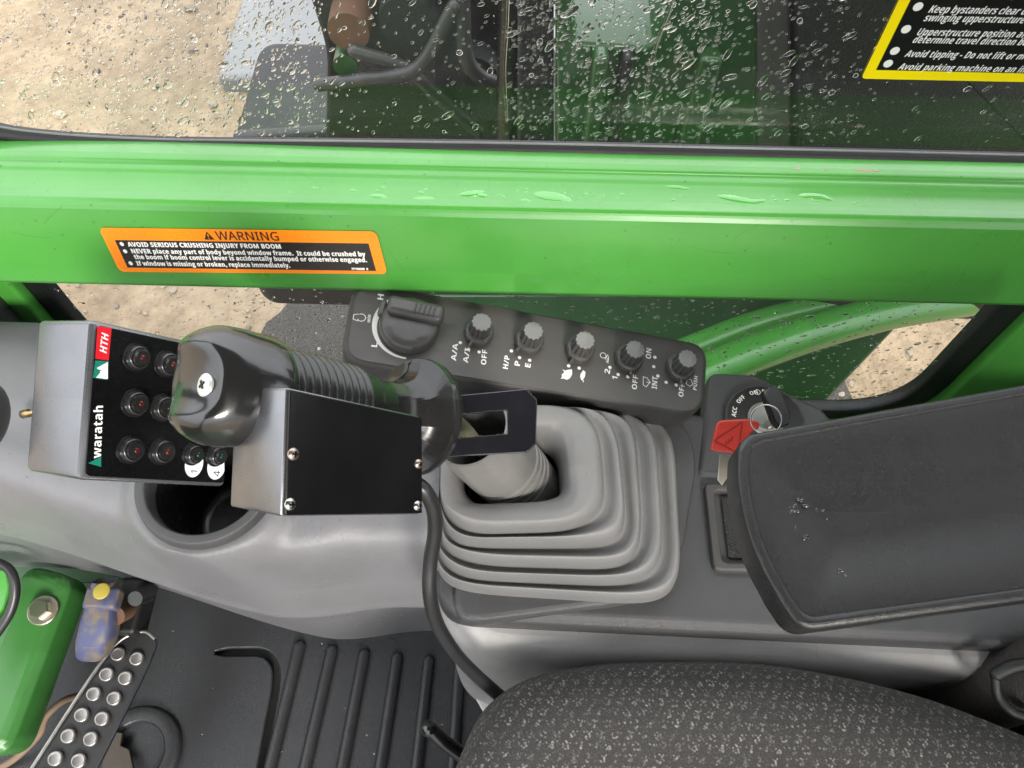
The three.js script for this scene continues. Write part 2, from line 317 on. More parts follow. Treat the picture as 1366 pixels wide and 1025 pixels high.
// window rail: pressed green steel with a drip channel and a leaning face
const RB = { y: .650, z: -.4525 }, RE = { y: .580, z: -.4245 }; // face from top to bottom
const rail = thing('window_rail', 'bright green steel rail across the cab between the two wet windows', 'window rail', V(0, 0, 0));
part('rail_body', profileX([[-.532, .58], [-.532, .655], [-.5095, .6615], [-.5025, .6615], [-.499, .6572], [-.4945, .6583], [-.489, .6552], [-.470, .6545], [-.4625, .6575], [-.455, .6545], [RB.z, RB.y], [RE.z, RE.y], [-.436, .566], [-.47, .566]],
  [.002, .004, .003, .0035, .003, .004, .004, .006, .006, .006, .006, .009, .006, .004], -1.1, 1.1, 5), M.green, rail);
{
  const n = V(0, RE.z - RB.z, RB.y - RE.y).normalize();
  const f = frame(V(-.25, (RB.y + RE.y) / 2, (RB.z + RE.z) / 2), V(0, n.y, n.z));
  const A = f.loc(132, 303), B = f.loc(502, 308), C = f.loc(517, 365), E = f.loc(160, 362);
  const holder = new THREE.Group(); holder.name = 'warning_label'; holder.applyMatrix4(f.m);
  const sh = roundShape([E, C, B, A], .006);
  // lettering runs along the label's own edges (bilinear between its corners)
  const fw = { loc: f.loc };
  const m = printSheet('warning_label', fw, sh, .0012, 4600, '#ff8a0a', (c, toC) => {
    const a = toC(A), b = toC(B), d = toC(E), e = toC(C);
    c.setTransform((b[0] - a[0]) / 1000, (b[1] - a[1]) / 1000, (d[0] - a[0]) / 160, (d[1] - a[1]) / 160, a[0], a[1]);
    c.fillStyle = '#1d1b1a'; c.beginPath(); c.moveTo(38, 43); c.lineTo(962, 43); c.lineTo(966, 143); c.lineTo(38, 143); c.closePath(); c.fill();
    c.textBaseline = 'alphabetic';
    const ln = (t, x, y, w) => { const k = w / c.measureText(t).width; c.save(); c.translate(x, y); c.scale(k, 1); c.fillText(t, 0, 0); c.lineWidth = .9; c.strokeStyle = c.fillStyle; c.strokeText(t, 0, 0); c.restore(); };
    c.font = '41px sans-serif'; c.fillStyle = '#241606'; ln('WARNING', 414, 37, 230);
    c.beginPath(); c.moveTo(368, 37); c.lineTo(386, 8); c.lineTo(405, 37); c.closePath(); c.fill();
    c.fillStyle = '#ff8a0a'; c.fillRect(384, 17, 4, 10); c.fillRect(384, 30, 4, 4);
    c.fillStyle = '#f4f4f0'; c.font = 'bold 22px sans-serif';
    const dot = (x, y) => { c.beginPath(); c.arc(x, y, 7.5, 0, 7); c.fill(); };
    dot(57, 57); ln('AVOID SERIOUS CRUSHING INJURY FROM BOOM', 78, 66, 562);
    dot(57, 83); ln('NEVER place any part of body beyond window frame.  It could be crushed by', 78, 90, 862);
    ln('the boom if boom control lever is accidentally bumped or otherwise engaged.', 80, 111, 862);
    dot(57, 127); ln('If window is missing or broken, replace immediately.', 78, 135, 572);
    c.font = 'bold 10px sans-serif'; ln('FP106339  B', 876, 140, 62);
    c.setTransform(1, 0, 0, 1, 0, 0);
  }, std([1, 1, 1], .35, { stain: false }), rail);
  m.applyMatrix4(f.m); m.userData.label = 'orange and black printed warning label';
  // water lying in the channel and beads along it
  const L = [], q0 = new THREE.Quaternion().setFromAxisAngle(V(1, 0, 0), -PI / 2);
  for (let i = 0; i < 150; i++) { const px = rr(380, 1180), s = rr(.0006, .0018); const p = V((px - 683) / 1025 * .68, .6543, rr(-.487, -.472)); L.push(mtx(p, q0.clone().multiply(qz(rr(-.4, .4))), V(s * rr(1, 2.4), s, s * .45))); }
  for (let i = 0; i < 90; i++) { const s = rr(.0007, .0016); L.push(mtx(V(rr(-.18, .2), .6568, rr(-.506, -.503)), q0.clone().multiply(qz(rr(-.3, .3))), V(s * rr(1, 3), s, s * .6))); }
  for (const [px, py, a, b] of [[504, 262, .008, .0035], [565, 266, .011, .004], [735, 262, .016, .006], [700, 268, .005, .003], [630, 258, .012, .004], [1085, 262, .014, .004], [985, 266, .02, .004], [1100, 240, .02, .0035], [900, 250, .012, .003]]) { const p = onY(px, py, .6544); L.push(mtx(p, q0.clone().multiply(qz(rr(-.25, .25))), V(a, b, .0016))); L.push(mtx(p.clone().add(V(a * .7, 0, b * .5)), q0.clone().multiply(qz(rr(-.4, .4))), V(a * .5, b * .7, .0013))); }
  const ch = []; for (const [x, w] of [[1062, .003], [1150, .008], [1166, .003], [1100, .0015]]) { const p = onY(x, 218 + (x - 1062) * .02, .6617), g = new THREE.SphereGeometry(1, 12, 6); g.scale(w, .0006, .0012); g.translate(p.x, .6614, -.5075); ch.push(g); }
  for (const g of ch) part('paint_chip', g, std([.6, .3, .28], .8), rail);
  drops('water_beads', rail, L, M.greenWet);
}
// upper window
const up = thing('upper_window', 'upper side window pane covered in raindrops above the green rail', 'window', V(0, .66, -.535));
part('pane', new THREE.PlaneGeometry(2.4, 1.1).translate(0, .547, 0), M.glass, up);
{
  const pts = [[-160, 120], [-60, 152], [0, 168], [60, 176], [130, 181], [230, 185], [450, 187], [683, 190], [1000, 197], [1366, 206], [1560, 211]].map(([x, y]) => onZ(x, y, -.533).sub(V(0, .6685, -.535)));
  part('rubber_seal', [tube(pts, .0085, 90, 12), profileX([[-.001, -.03], [-.001, -.0035], [.014, -.0045], [.0262, -.006], [.0262, -.03]], .002, -1.1, 1.1)], M.seal, up);
  part('seal_lip', tube(pts.map(p => p.clone().add(V(0, .0082, .001))), .0012, 90, 8), std([.2, .205, .205], .3), up);
  const L = [];
  const dens = (px, py) => px < 290 ? 1 : px < 430 ? 1 : px < 680 ? .22 : px < 960 ? 1 : px < 1150 ? .35 : .12;
  for (let i = 0; i < 13000; i++) {
    const px = rr(-150, 1500), py = rr(-160, 190); if (rnd() > dens(px, py)) continue;
    const p = onZ(px, py, -.5352); const big = rnd() < .05 ? 2.6 : rnd() < .15 ? 1.6 : 1, s = rr(.0003, .0011) * big, el = rr(1, 3);
    L.push(mtx(V(p.x, p.y - .66, -.0006), new THREE.Quaternion().setFromAxisAngle(V(1, 0, 0), PI).premultiply(qz(rr(.3, 1.3))), V(s * el, s, s * .55)));
  }
  drops('raindrops', up, L);
  part('water_trickle', capTube([onZ(679, -40, -.536), onZ(676, 40, -.536), onZ(673, 95, -.536), onZ(676, 160, -.536)].map(p => p.sub(V(0, .66, -.535))), .0013, 40, 8), M.water, up);
  part('water_trickle', capTube([onZ(905, -20, -.536), onZ(890, 25, -.536), onZ(876, 60, -.536), onZ(866, 100, -.536), onZ(858, 160, -.536)].map(p => p.sub(V(0, .66, -.535))), .0015, 40, 8), M.water, up);
  // yellow-edged safety decal on the inside of the glass
  const f = frame(V(.5, .8, -.5335), V(0, 0, 1));
  const a = f.loc(1149, 105), b = f.loc(1366, 122), top = a.y + .16;
  const sh = roundShape([v2(a.x, a.y), v2(a.x + .42, a.y + .001), v2(a.x + .42, top), v2(a.x, top)], .004);
  const m = printSheet('safety_decal', f, sh, 0, 3600, '#ffe600', (c, toC, pc) => {
    const q0 = toC(v2(a.x + .0085, a.y + .0085)), q1 = toC(v2(a.x + .4115, top - .0085));
    c.fillStyle = '#121212'; c.fillRect(q0[0], q1[1], q1[0] - q0[0], q0[1] - q1[1]);
    c.fillStyle = '#f2f2ee';
    const line = (s, px, py, px2, py2, h) => { const p = pc(px, py), e = pc(px2, py2); const k = h || 30; c.font = 'italic bold ' + k + 'px sans-serif'; const w = c.measureText(s).width, want = e[0] - p[0]; c.save(); c.translate(p[0], p[1]); c.scale(want / w, 1); c.fillText(s, 0, 0); c.restore(); };
    const dot = (px, py) => { const p = pc(px, py); c.beginPath(); c.arc(p[0], p[1], 13, 0, 7); c.fill(); };
    line('before operating, tra', 1256, -6, 1374, 8);
    dot(1225, 9); line('Keep bystanders clear of', 1237, 17, 1366, 28); line('swinging upperstructure or', 1231, 28, 1374, 40);
    dot(1209, 39); line('Upperstructure position affects', 1221, 47, 1384, 62); line('determine travel direction before', 1216, 57, 1382, 72);
    dot(1194, 68); line('Avoid tipping - Do not lift or move', 1206, 76, 1376, 90);
    dot(1185, 85); line('Avoid parking machine on an incline', 1197, 93, 1384, 108);
  }, std([1, 1, 1], .4, { stain: false }), up);
  m.applyMatrix4(f.m); m.position.sub(up.position); m.userData.label = 'black decal with yellow border and white safety lines';
}
// lower window with its green frame
const lw = thing('lower_window', 'lower side window with rounded corners, wet, beside the console', 'window', V(0, .22, -.5));
{
  const o = (x, y) => v2(x, y - .22);
  const outer = roundShape([o(-1.0, -.02), o(1.0, -.02), o(1.0, .645), o(-1.0, .645)], .01);
  const inner = roundShape([o(-.535, .205), o(.56, .205), o(.56, .62), o(-.535, .62)], [.2, .1, .02, .02]);
  outer.holes.push(new THREE.Path(inner.getPoints(16).reverse()));
  part('window_frame', slab(outer, .03, .004, 3, 10).translate(0, 0, .012), M.green, lw);
  const s1 = roundShape([o(-.538, .202), o(.563, .202), o(.563, .625), o(-.538, .625)], [.2, .1, .02, .02]);
  const s2 = roundShape([o(-.515, .225), o(.53, .225), o(.53, .61), o(-.515, .61)], [.18, .09, .02, .02]);
  s1.holes.push(new THREE.Path(s2.getPoints(16).reverse()));
  part('rubber_seal', slab(s1, .02, .003, 3, 10).translate(0, 0, -.002), M.seal, lw);
  part('pane', new THREE.PlaneGeometry(1.09, .42).translate(.012, .2, -.008), M.glass, lw);
  const L = [];
  for (let i = 0; i < 3200; i++) { const x = rr(-.52, .535), y = rr(0, .4); if (rnd() > (x > -.5 && x < -.05 ? .6 : .9)) continue; const s = rr(.0005, .0016) * (rnd() < .12 ? 1.7 : 1); L.push(mtx(V(x, y, -.0086), new THREE.Quaternion().setFromAxisAngle(V(1, 0, 0), PI).premultiply(qz(rr(-.2, 1))), V(s * rr(1, 2.2), s, s * .55))); }
  drops('raindrops', lw, L);
}

// ------------------------------------------------------------------ right console
const con = thing('right_console', 'long moulded grey plastic console under the lower window', 'console', V(0, 0, 0));
const CUP = onY(279, 643, .515);
{ // front cover: a swept moulded surface with a cup well
  const edgeZ = (x) => lerp(-.262, -.172, sstep(-.62, -.16, x)) - .018 * sstep(-.24, -.1, x);
  const topY = (x) => .50 + .006 * Math.sin(x * 9);
  const backZ = (x) => lerp(-.45, -.385, sstep(-.5, -.2, x));
  const prof = (x) => { const e = edgeZ(x), t = topY(x), b = backZ(x); return [V(x, .24, b - .01), V(x, .36, b - .008), V(x, t - .05, b - .004), V(x, t - .012, b + .012), V(x, t, b + .04), V(x, t + .002, lerp(b, e, .5)), V(x, t - .001, e - .075), V(x, t + .0015, e - .05), V(x, t - .003, e - .034), V(x, t - .014, e - .024), V(x, t - .06, e - .012), V(x, t - .11, e - .002), V(x, t - .13, e), V(x, t - .137, e - .006), V(x, .12, e - .03)]; };
  const g = gridGeo(150, 170, (u, v) => {
    const x = lerp(-.95, -.052, u); const c = new THREE.CatmullRomCurve3(prof(x), false, 'centripetal'); const p = c.getPoint(v);
    const d = Math.hypot(p.x - CUP.x, (p.z - CUP.z)), d2 = Math.hypot(p.x - CUP.x - .035, (p.z - CUP.z) - .004);
    if (p.y > .38) { const k = sstep(.38, .42, p.y); p.y = lerp(p.y, .5145, k * (1 - sstep(.066, .086, d))); p.y += .007 * k * (1 - sstep(.08, .112, d2)) * sstep(.066, .086, d); }
    return p;
  }, (c) => c.y > .4 && Math.hypot(c.x - CUP.x, c.z - CUP.z) < .055);
  part('front_cover', g, M.console, con);
  const cup = part('cup_holder', lathe([[.0625, -.012], [.0615, .006], [.0605, .0105], [.059, .0118], [.0535, .0118], [.0518, .010], [.0505, .004], [.049, -.03], [.0475, -.1], [.043, -.104], [.0, -.104]], 64).translate(CUP.x, .514, CUP.z), M.consoleDark, con);
  part('cup_liner', lathe([[.0495, .0], [.047, -.09], [.034, -.096], [0, -.097]], 48).translate(CUP.x, .506, CUP.z), M.rubber, con);
  // upstand of trim at the front pillar
  const tp = [v2(-1, .2), v2(-.34, .2)]; for (let k = 0; k <= 14; k++) { const a = -PI / 2 - k / 14 * PI / 2; tp.push(v2(-.345 + Math.cos(a) * .212, .415 + Math.sin(a) * .212)); } tp.push(v2(-.557, .64), v2(-1, .64));
  part('pillar_trim', slab(roundShape(tp, 0), .03, .003).translate(0, 0, -.462), M.consoleDark, con);
}
const DECK = .452;
{ // rear deck and skirt
  const f = frame(V(0, DECK, 0), V(0, 1, 0)); // local x = world x, local y = -world z
  const pts = [v2(-.068, .16), v2(.95, .135), v2(.95, .37), v2(.3, .37), v2(.2, .375), v2(-.068, .385)];
  const g = slab(roundShape(pts, [.045, .01, .01, .1, .1, .05]), .05, .012, 5, 10); g.applyMatrix4(f.m);
  part('rear_deck', g, M.consoleDark, con);
  const sk = roundShape([v2(-.07, .137), v2(.95, .112), v2(.95, .37), v2(-.07, .37)], [.08, .04, .04, .06]);
  const g2 = slab(sk, .42, .018, 4, 12, .04); g2.applyMatrix4(f.m); g2.translate(0, -.026, 0);
  part('side_skirt', g2, M.consoleLight, con);
  // raised bed the boot sits in
  const bed = [[600, 838], [900, 800], [930, 610], [905, 556], [640, 556]].map(([x, y]) => f.loc(x, y));
  const g3 = slab(roundShape(bed, [.03, .06, .05, .03, .03]), .024, .006, 4, 10); g3.applyMatrix4(f.m); g3.translate(0, .009, 0);
  part('boot_bed', g3, M.consoleDark, con);
  // raised block carrying the ignition switch
  const ig = [[928, 640], [1150, 640], [1100, 545], [1060, 530], [1010, 500], [945, 497]].map(([x, y]) => f.loc(x, y));
  const g4 = slab(roundShape(ig, [.012, .012, .02, .02, .015, .012]), .03, .007, 4, 8); g4.applyMatrix4(f.m); g4.translate(0, .003, 0);
  part('ignition_plinth', g4, M.consoleDark, con);
  // lighter tray with a hinged lid
  const tr = rectPts(...(() => { const a = f.loc(950, 765), b = f.loc(1040, 650); return [a.x, a.y, b.x, b.y]; })());
  const ring = roundShape(tr, .008), hole = roundShape(rectPts(tr[0].x + .009, tr[0].y + .009, tr[2].x - .009, tr[2].y - .009), .004);
  ring.holes.push(new THREE.Path(hole.getPoints(6).reverse()));
  const g5 = slab(ring, .012, .003, 4, 8); g5.applyMatrix4(f.m); g5.translate(0, .008, 0);
  const tray = part('ashtray_frame', g5, M.panel, con);
  const g6 = slab(roundShape(rectPts(tr[0].x + .016, tr[0].y + .014, tr[2].x - .010, tr[2].y - .013), .003), .006, .0015); g6.applyMatrix4(f.m); g6.translate(0, .0045, 0);
  part('ashtray_lid', g6, std([.05, .05, .05], .3, { bumpMap: rep(TX.fine, .05), bumpScale: .004 }), tray);
}
tag(part('brass_fitting', [lathe([[0, 0], [.004, 0], [.004, .008], [.0025, .01], [.0025, .016], [0, .017]], 16).rotateZ(-1.2).translate(...onY(30, 553, .515).toArray())], M.brass, scene), 'tiny brass grease fitting poking out left of the aluminium button box', 'fitting');

{
  const k = thing('edge_knob', 'dark grey rounded knob cut off by the left edge of view', 'housing', at(-34, 560, .56));  // rounded knob of some other control, its kind unknown
  part('shell', new THREE.SphereGeometry(.02, 32, 20).scale(1, 1.2, 1.6), M.consoleDark, k); part('ridge', new THREE.TorusGeometry(.0205, .002, 8, 32).rotateY(PI / 2).scale(1, 1.2, 1.6), M.rubber, k);
  const t = thing('gap_light_strip', 'small white strip painted for the light in the gap beside the seat', 'trim', onY(636, 915, .06));
  const f = frame(t.position, V(0, 1, 0));
  part('bright_strip', slab(roundShape([[618, 884], [634, 905], [662, 950], [648, 955], [628, 920]].map(([x, y]) => f.loc(x, y)).reverse(), .002), .02, .002).applyMatrix4(frame(V(0, 0, 0), V(0, 1, 0)).m), M.white, t);  // white colour stands for light coming through the floor gap
}
// ------------------------------------------------------------------ control lever
const FL = at(551, 556, .57), HD = at(290, 514, .445);
const AX = HD.clone().sub(FL).normalize();
const STEM0 = onY(697, 648, .50);
const lever = thing('control_lever', 'black joystick with rounded head and ribbed grip rising from the grey bellows', 'joystick', V(.05, DECK, -.266));
{
  const toL = (p) => p.clone().sub(lever.position);
  // bellows
  const b0 = { x: .0465, z: -.269, hx: .112, hz: .092 }, b1 = { x: .008, z: -.268, hx: .066, hz: .053 };
  const prof = []; // (t: 0 outer base .. 1 inner top, height)
  const N = 4, S = .235;
  for (let k = 0; k < N; k++) { const s = k * S, h = k * .0185; prof.push([s + .0, h], [s + .012, h + .013], [s + .05, h + .0222], [s + .11, h + .0222], [s + .17, h + .0178], [s + .215, h + .0165]); }
  prof.push([.94, .074], [.955, .086], [1.0, .094], [1.12, .096], [1.3, .094], [1.46, .087], [1.54, .072], [1.56, .05]);
  const pc = new THREE.CatmullRomCurve3(prof.map(([a, h]) => V(a, h, 0)), false, 'centripetal');
  const g = gridGeo(160, 150, (u, v) => {
    const q = pc.getPoint(v), t = q.x, c = { x: lerp(b0.x, b1.x, Math.min(t, 1.15)), z: lerp(b0.z, b1.z, t), hx: lerp(b0.hx, b1.hx, t), hz: lerp(b0.hz, b1.hz, t) };
    const a = u * PI * 2, e = lerp(.34, .5, clamp(t, 0, 1)); const cs = Math.cos(a), sn = Math.sin(a);
    const x = Math.sign(cs) * Math.abs(cs) ** e * c.hx, z = Math.sign(sn) * Math.abs(sn) ** e * c.hz, ro = lerp(-.04, .05, clamp(t, 0, 1));
    const wob = .0016 * Math.sin(a * 3 + t * 9) * Math.min(1, t * 2);
    return toL(V(c.x + x * Math.cos(ro) + z * Math.sin(ro) + wob, DECK + .008 + q.y + .25 * wob + .012 * Math.max(0, -x / .12) * t * 0, c.z - x * Math.sin(ro) + z * Math.cos(ro) + wob));
  });
  part('bellows', g, M.boot, lever);
  // stem sleeve with three grooves
  const ax = at(628, 574, .612).sub(STEM0), L = ax.length(); ax.normalize();
  const fs = frame(toL(STEM0), ax, R);
  const pr = [[.03, -.06], [.0325, -.005], [.033, .012]];
  for (let k = 0; k < 4; k++) { const y = .016 + k * .0085; pr.push([.0332, y], [.0334, y + .0052], [.0318, y + .0062], [.0318, y + .0076]); }
  pr.push([.0335, .053], [.0335, L * .8], [.032, L], [.0305, L + .0006], [.0298, L - .002], [.0295, L - .05]);
  part('stem_sleeve', crease(lathZ(pr, 64), .5).applyMatrix4(fs.m), M.sleeve, lever);
  part('torn_liner', [lathZ([[.0365, .0], [.037, .006], [.035, .012], [.034, .004]], 40).applyMatrix4(frame(toL(STEM0).add(V(.010, -.004, -.002)), ax, R).m)], M.rust, lever);
  // grip lathe
  const gl = HD.distanceTo(FL), fg = frame(toL(FL), AX, R);
  const A = (g) => g.applyMatrix4(fg.m);
  part('flange', A(crease(lathZ([[.018, -.012], [.03, -.011], [.0405, -.009], [.0435, -.006], [.0442, -.002], [.0432, .0015], [.040, .0025], [.034, .005], [.0275, .0105], [.024, .018], [.0225, .026], [.0222, .036]], 96), .8)), M.satin, lever);
  { const q = fg.inv(toL(at(536, 478, .57))), a0 = Math.atan2(q.y, q.x); const pr = [[.0425, .0022, 0], [.0395, .0032, .05], [.034, .0057, .02], [.0295, .0095, .1], [.0262, .014, .16], [.0245, .0185, .3]];
    part('crack', A(tube(pr.map(([r, h, d]) => V(Math.cos(a0 + d) * r, Math.sin(a0 + d) * r, h)), .00055, 40, 6)), M.lid, lever); }
  part('neck', A(lathZ([[.0222, .036], [.0228, .045], [.0252, .056], [.0262, .063]], 56)), M.satin, lever);
  const rb = [[.0235, .058]]; const rp0 = (gl - .03 - .062) / 11; for (let k = 0; k < 11; k++) { const y = .062 + k * rp0, q = .0016 * Math.min(1, k / 5); rb.push([.0262 + q, y], [.0276 + q, y + rp0 * .2], [.0282 + q, y + rp0 * .45], [.0276 + q, y + rp0 * .7], [.0262 + q, y + rp0 * .9]); }
  part('ribbed_sleeve', A(lathZ(rb, 56)), M.rib, lever);
  part('sleeve_core', A(lathZ([[.0244, .05], [.0252, gl - .03]], 40)), M.rubber, lever);
  // head: a rounded cap with a thumb saddle across the top
  const bd = U.clone().negate().addScaledVector(AX, U.dot(AX)).normalize();
  const hx = frame(V(0, 0, 0), AX, R); const bl = v2(bd.dot(hx.ex), bd.dot(hx.ey)).normalize();
  const hp = [[.0285, -.033], [.032, -.0325], [.0338, -.030], [.0344, -.025], [.0345, -.015], [.0342, -.004], [.0328, .004], [.029, .0105], [.0235, .0135], [.016, .0148], [.008, .0152], [0.00001, .0152]];
  const hc = new THREE.CatmullRomCurve3(hp.map(([a, h]) => V(a, h, 0)), false, 'centripetal');
  const head = gridGeo(96, 90, (u, v) => {
    const q = hc.getPoint(v), a = u * PI * 2; let x = Math.cos(a) * q.x, y = Math.sin(a) * q.x, z = q.y;
    const s = x * bl.x + y * bl.y, t = -x * bl.y + y * bl.x; // s across the saddle
    const k = sstep(-.028, .012, z);
    const ns = s * (1 + .06 * k), nt = t * (1 - .07 * k) - .004 * k;
    z += k * (.0042 * Math.exp(-(((Math.abs(s) - .0215) / .008) ** 2)) - .0026 * Math.exp(-((s / .012) ** 2)) * (1 - sstep(.02, .03, Math.abs(t))) - .03 * Math.max(0, t));
    return V(ns * bl.x - nt * bl.y, ns * bl.y + nt * bl.x, z + gl);
  });
  part('head', A(head), M.gloss, lever);
  // screw let into the head, facing the driver
  const so = toL(at(268, 513, 1).sub(EYE).multiplyScalar(.4285).add(EYE));
  const sf = frame(V(0, 0, 0), AX, R); const sp = fg.inv(so);
  const scr = part('head_screw', A(lathZ([[0, .0016], [.005, .0014], [.0066, .0006], [.0069, -.0005], [.0069, -.006]], 32).translate(sp.x, sp.y, gl + .0126)), std([.85, .85, .83], .3, { metal: .55, stain: false }), lever);
  part('cross_recess', A(mergeGeometries([new THREE.BoxGeometry(.0055, .0015, .0012), new THREE.BoxGeometry(.0015, .0055, .0012)].map(q => q.rotateZ(.5).translate(sp.x, sp.y, gl + .0140)))), M.lid, scr);
}
{ // wiring under the flange
  const w = thing('wire_bundle', 'frayed olive wires and torn rubber showing through the slotted plate', 'wires', at(640, 575, .60));
  const t = (px, py, d) => at(px, py, d).sub(w.position);
  part('wire', capTube([t(585, 552, .575), t(606, 562, .585), t(624, 578, .6), t(640, 600, .63)], .006, 24), std([.14, .13, .08], .8, { grain: .001, gsize: .02 }), w);
  part('wire', capTube([t(580, 580, .575), t(604, 580, .59), t(620, 590, .61), t(630, 600, .64)], .005, 24), std([.12, .11, .07], .8, { grain: .001, gsize: .02 }), w);
}

// ------------------------------------------------------------------ junction box on the grip
{
  const p0 = at(382, 517, .415), p1 = at(564, 556, .492), p2 = at(564, 686, .492);
  const n = p1.clone().sub(p0).cross(p0.clone().sub(p2)).normalize(); if (n.dot(T) < 0) n.negate();
  const f = frame(p0, n, p1.clone().sub(p0));
  const c = [[378, 690], [564, 687], [564, 556], [385, 517]].map(([x, y]) => f.loc(x, y));
  const jb = thing('junction_box', 'small aluminium box with a plain black screwed lid against the joystick grip', 'junction box', f);
  part('case', slab(roundShape(c, .002), .052, .0012, 3).translate(0, 0, -.0025), M.alu, jb);
  part('lid', slab(roundShape(c.map((p, i) => v2(p.x + [.0012, -.0006, -.0006, .0012][i], p.y + [.001, .001, -.001, -.001][i])), .001), .0022, .0005), M.lid, jb);
  const screw = (px, py, r, mat) => { const p = f.loc(px, py); const s = part('lid_screw', lathZ([[0, .0022], [r * .6, .0019], [r * .95, .0008], [r, 0]], 20).translate(p.x, p.y, 0), mat, jb); part('cross_recess', mergeGeometries([new THREE.BoxGeometry(r, r * .28, .001), new THREE.BoxGeometry(r * .28, r, .001)]).rotateZ(rnd() * 3).translate(p.x, p.y, .0020), M.lid, s); };
  const sm = std([.5, .42, .36], .35, { metal: .9 });
  screw(391, 606, .0036, sm); screw(387, 673, .0036, M.steel); screw(558, 619, .0032, sm); screw(557, 675, .0034, M.steel);
}
{ // slotted plate under the flange
  const f = frame(at(655, 565, .555), dirIn(-.12, .16, .97));
  const o = [[585, 610], [702, 604], [715, 592], [716, 534], [702, 519], [585, 530]].map(([x, y]) => f.loc(x, y));
  const sh = roundShape(o, .0012);
  const h = [[604, 585], [677, 579], [676, 547], [606, 554]].map(([x, y]) => f.loc(x, y));
  sh.holes.push(new THREE.Path(roundShape(h, .0006).getPoints(4).reverse()));
  const t = thing('mounting_plate', 'black steel mounting plate with a rectangular slot under the joystick flange', 'bracket', f);
  part('plate', slab(sh, .004, .0006), M.blackPlate, t);
  const rim = (a, b, w) => { const d = b.clone().sub(a), L = d.length(), g = new THREE.BoxGeometry(L, w, .0006); g.rotateZ(Math.atan2(d.y, d.x)); g.translate((a.x + b.x) / 2, (a.y + b.y) / 2, .0002); return g; };
  const wr = []; for (const [a, b] of [[o[1], o[2]], [o[2], o[3]], [o[3], o[4]]]) for (let k = 0; k < 6; k++) if (rnd() < .85) wr.push(rim(a.clone().lerp(b, k / 6), a.clone().lerp(b, (k + rr(.5, .95)) / 6), rr(.0004, .0009)));
  for (let k = 0; k < 10; k++) if (rnd() < .8) wr.push(rim(h[0].clone().lerp(h[1], k / 10), h[0].clone().lerp(h[1], (k + rr(.4, .95)) / 10), rr(.0005, .0011)));
  for (let k = 0; k < 8; k++) if (rnd() < .6) wr.push(rim(h[3].clone().lerp(h[2], k / 8), h[3].clone().lerp(h[2], (k + rr(.3, .9)) / 8), rr(.0004, .0009)));
  part('worn_edge', wr, M.steel, t, { kind: 'stuff' });
}
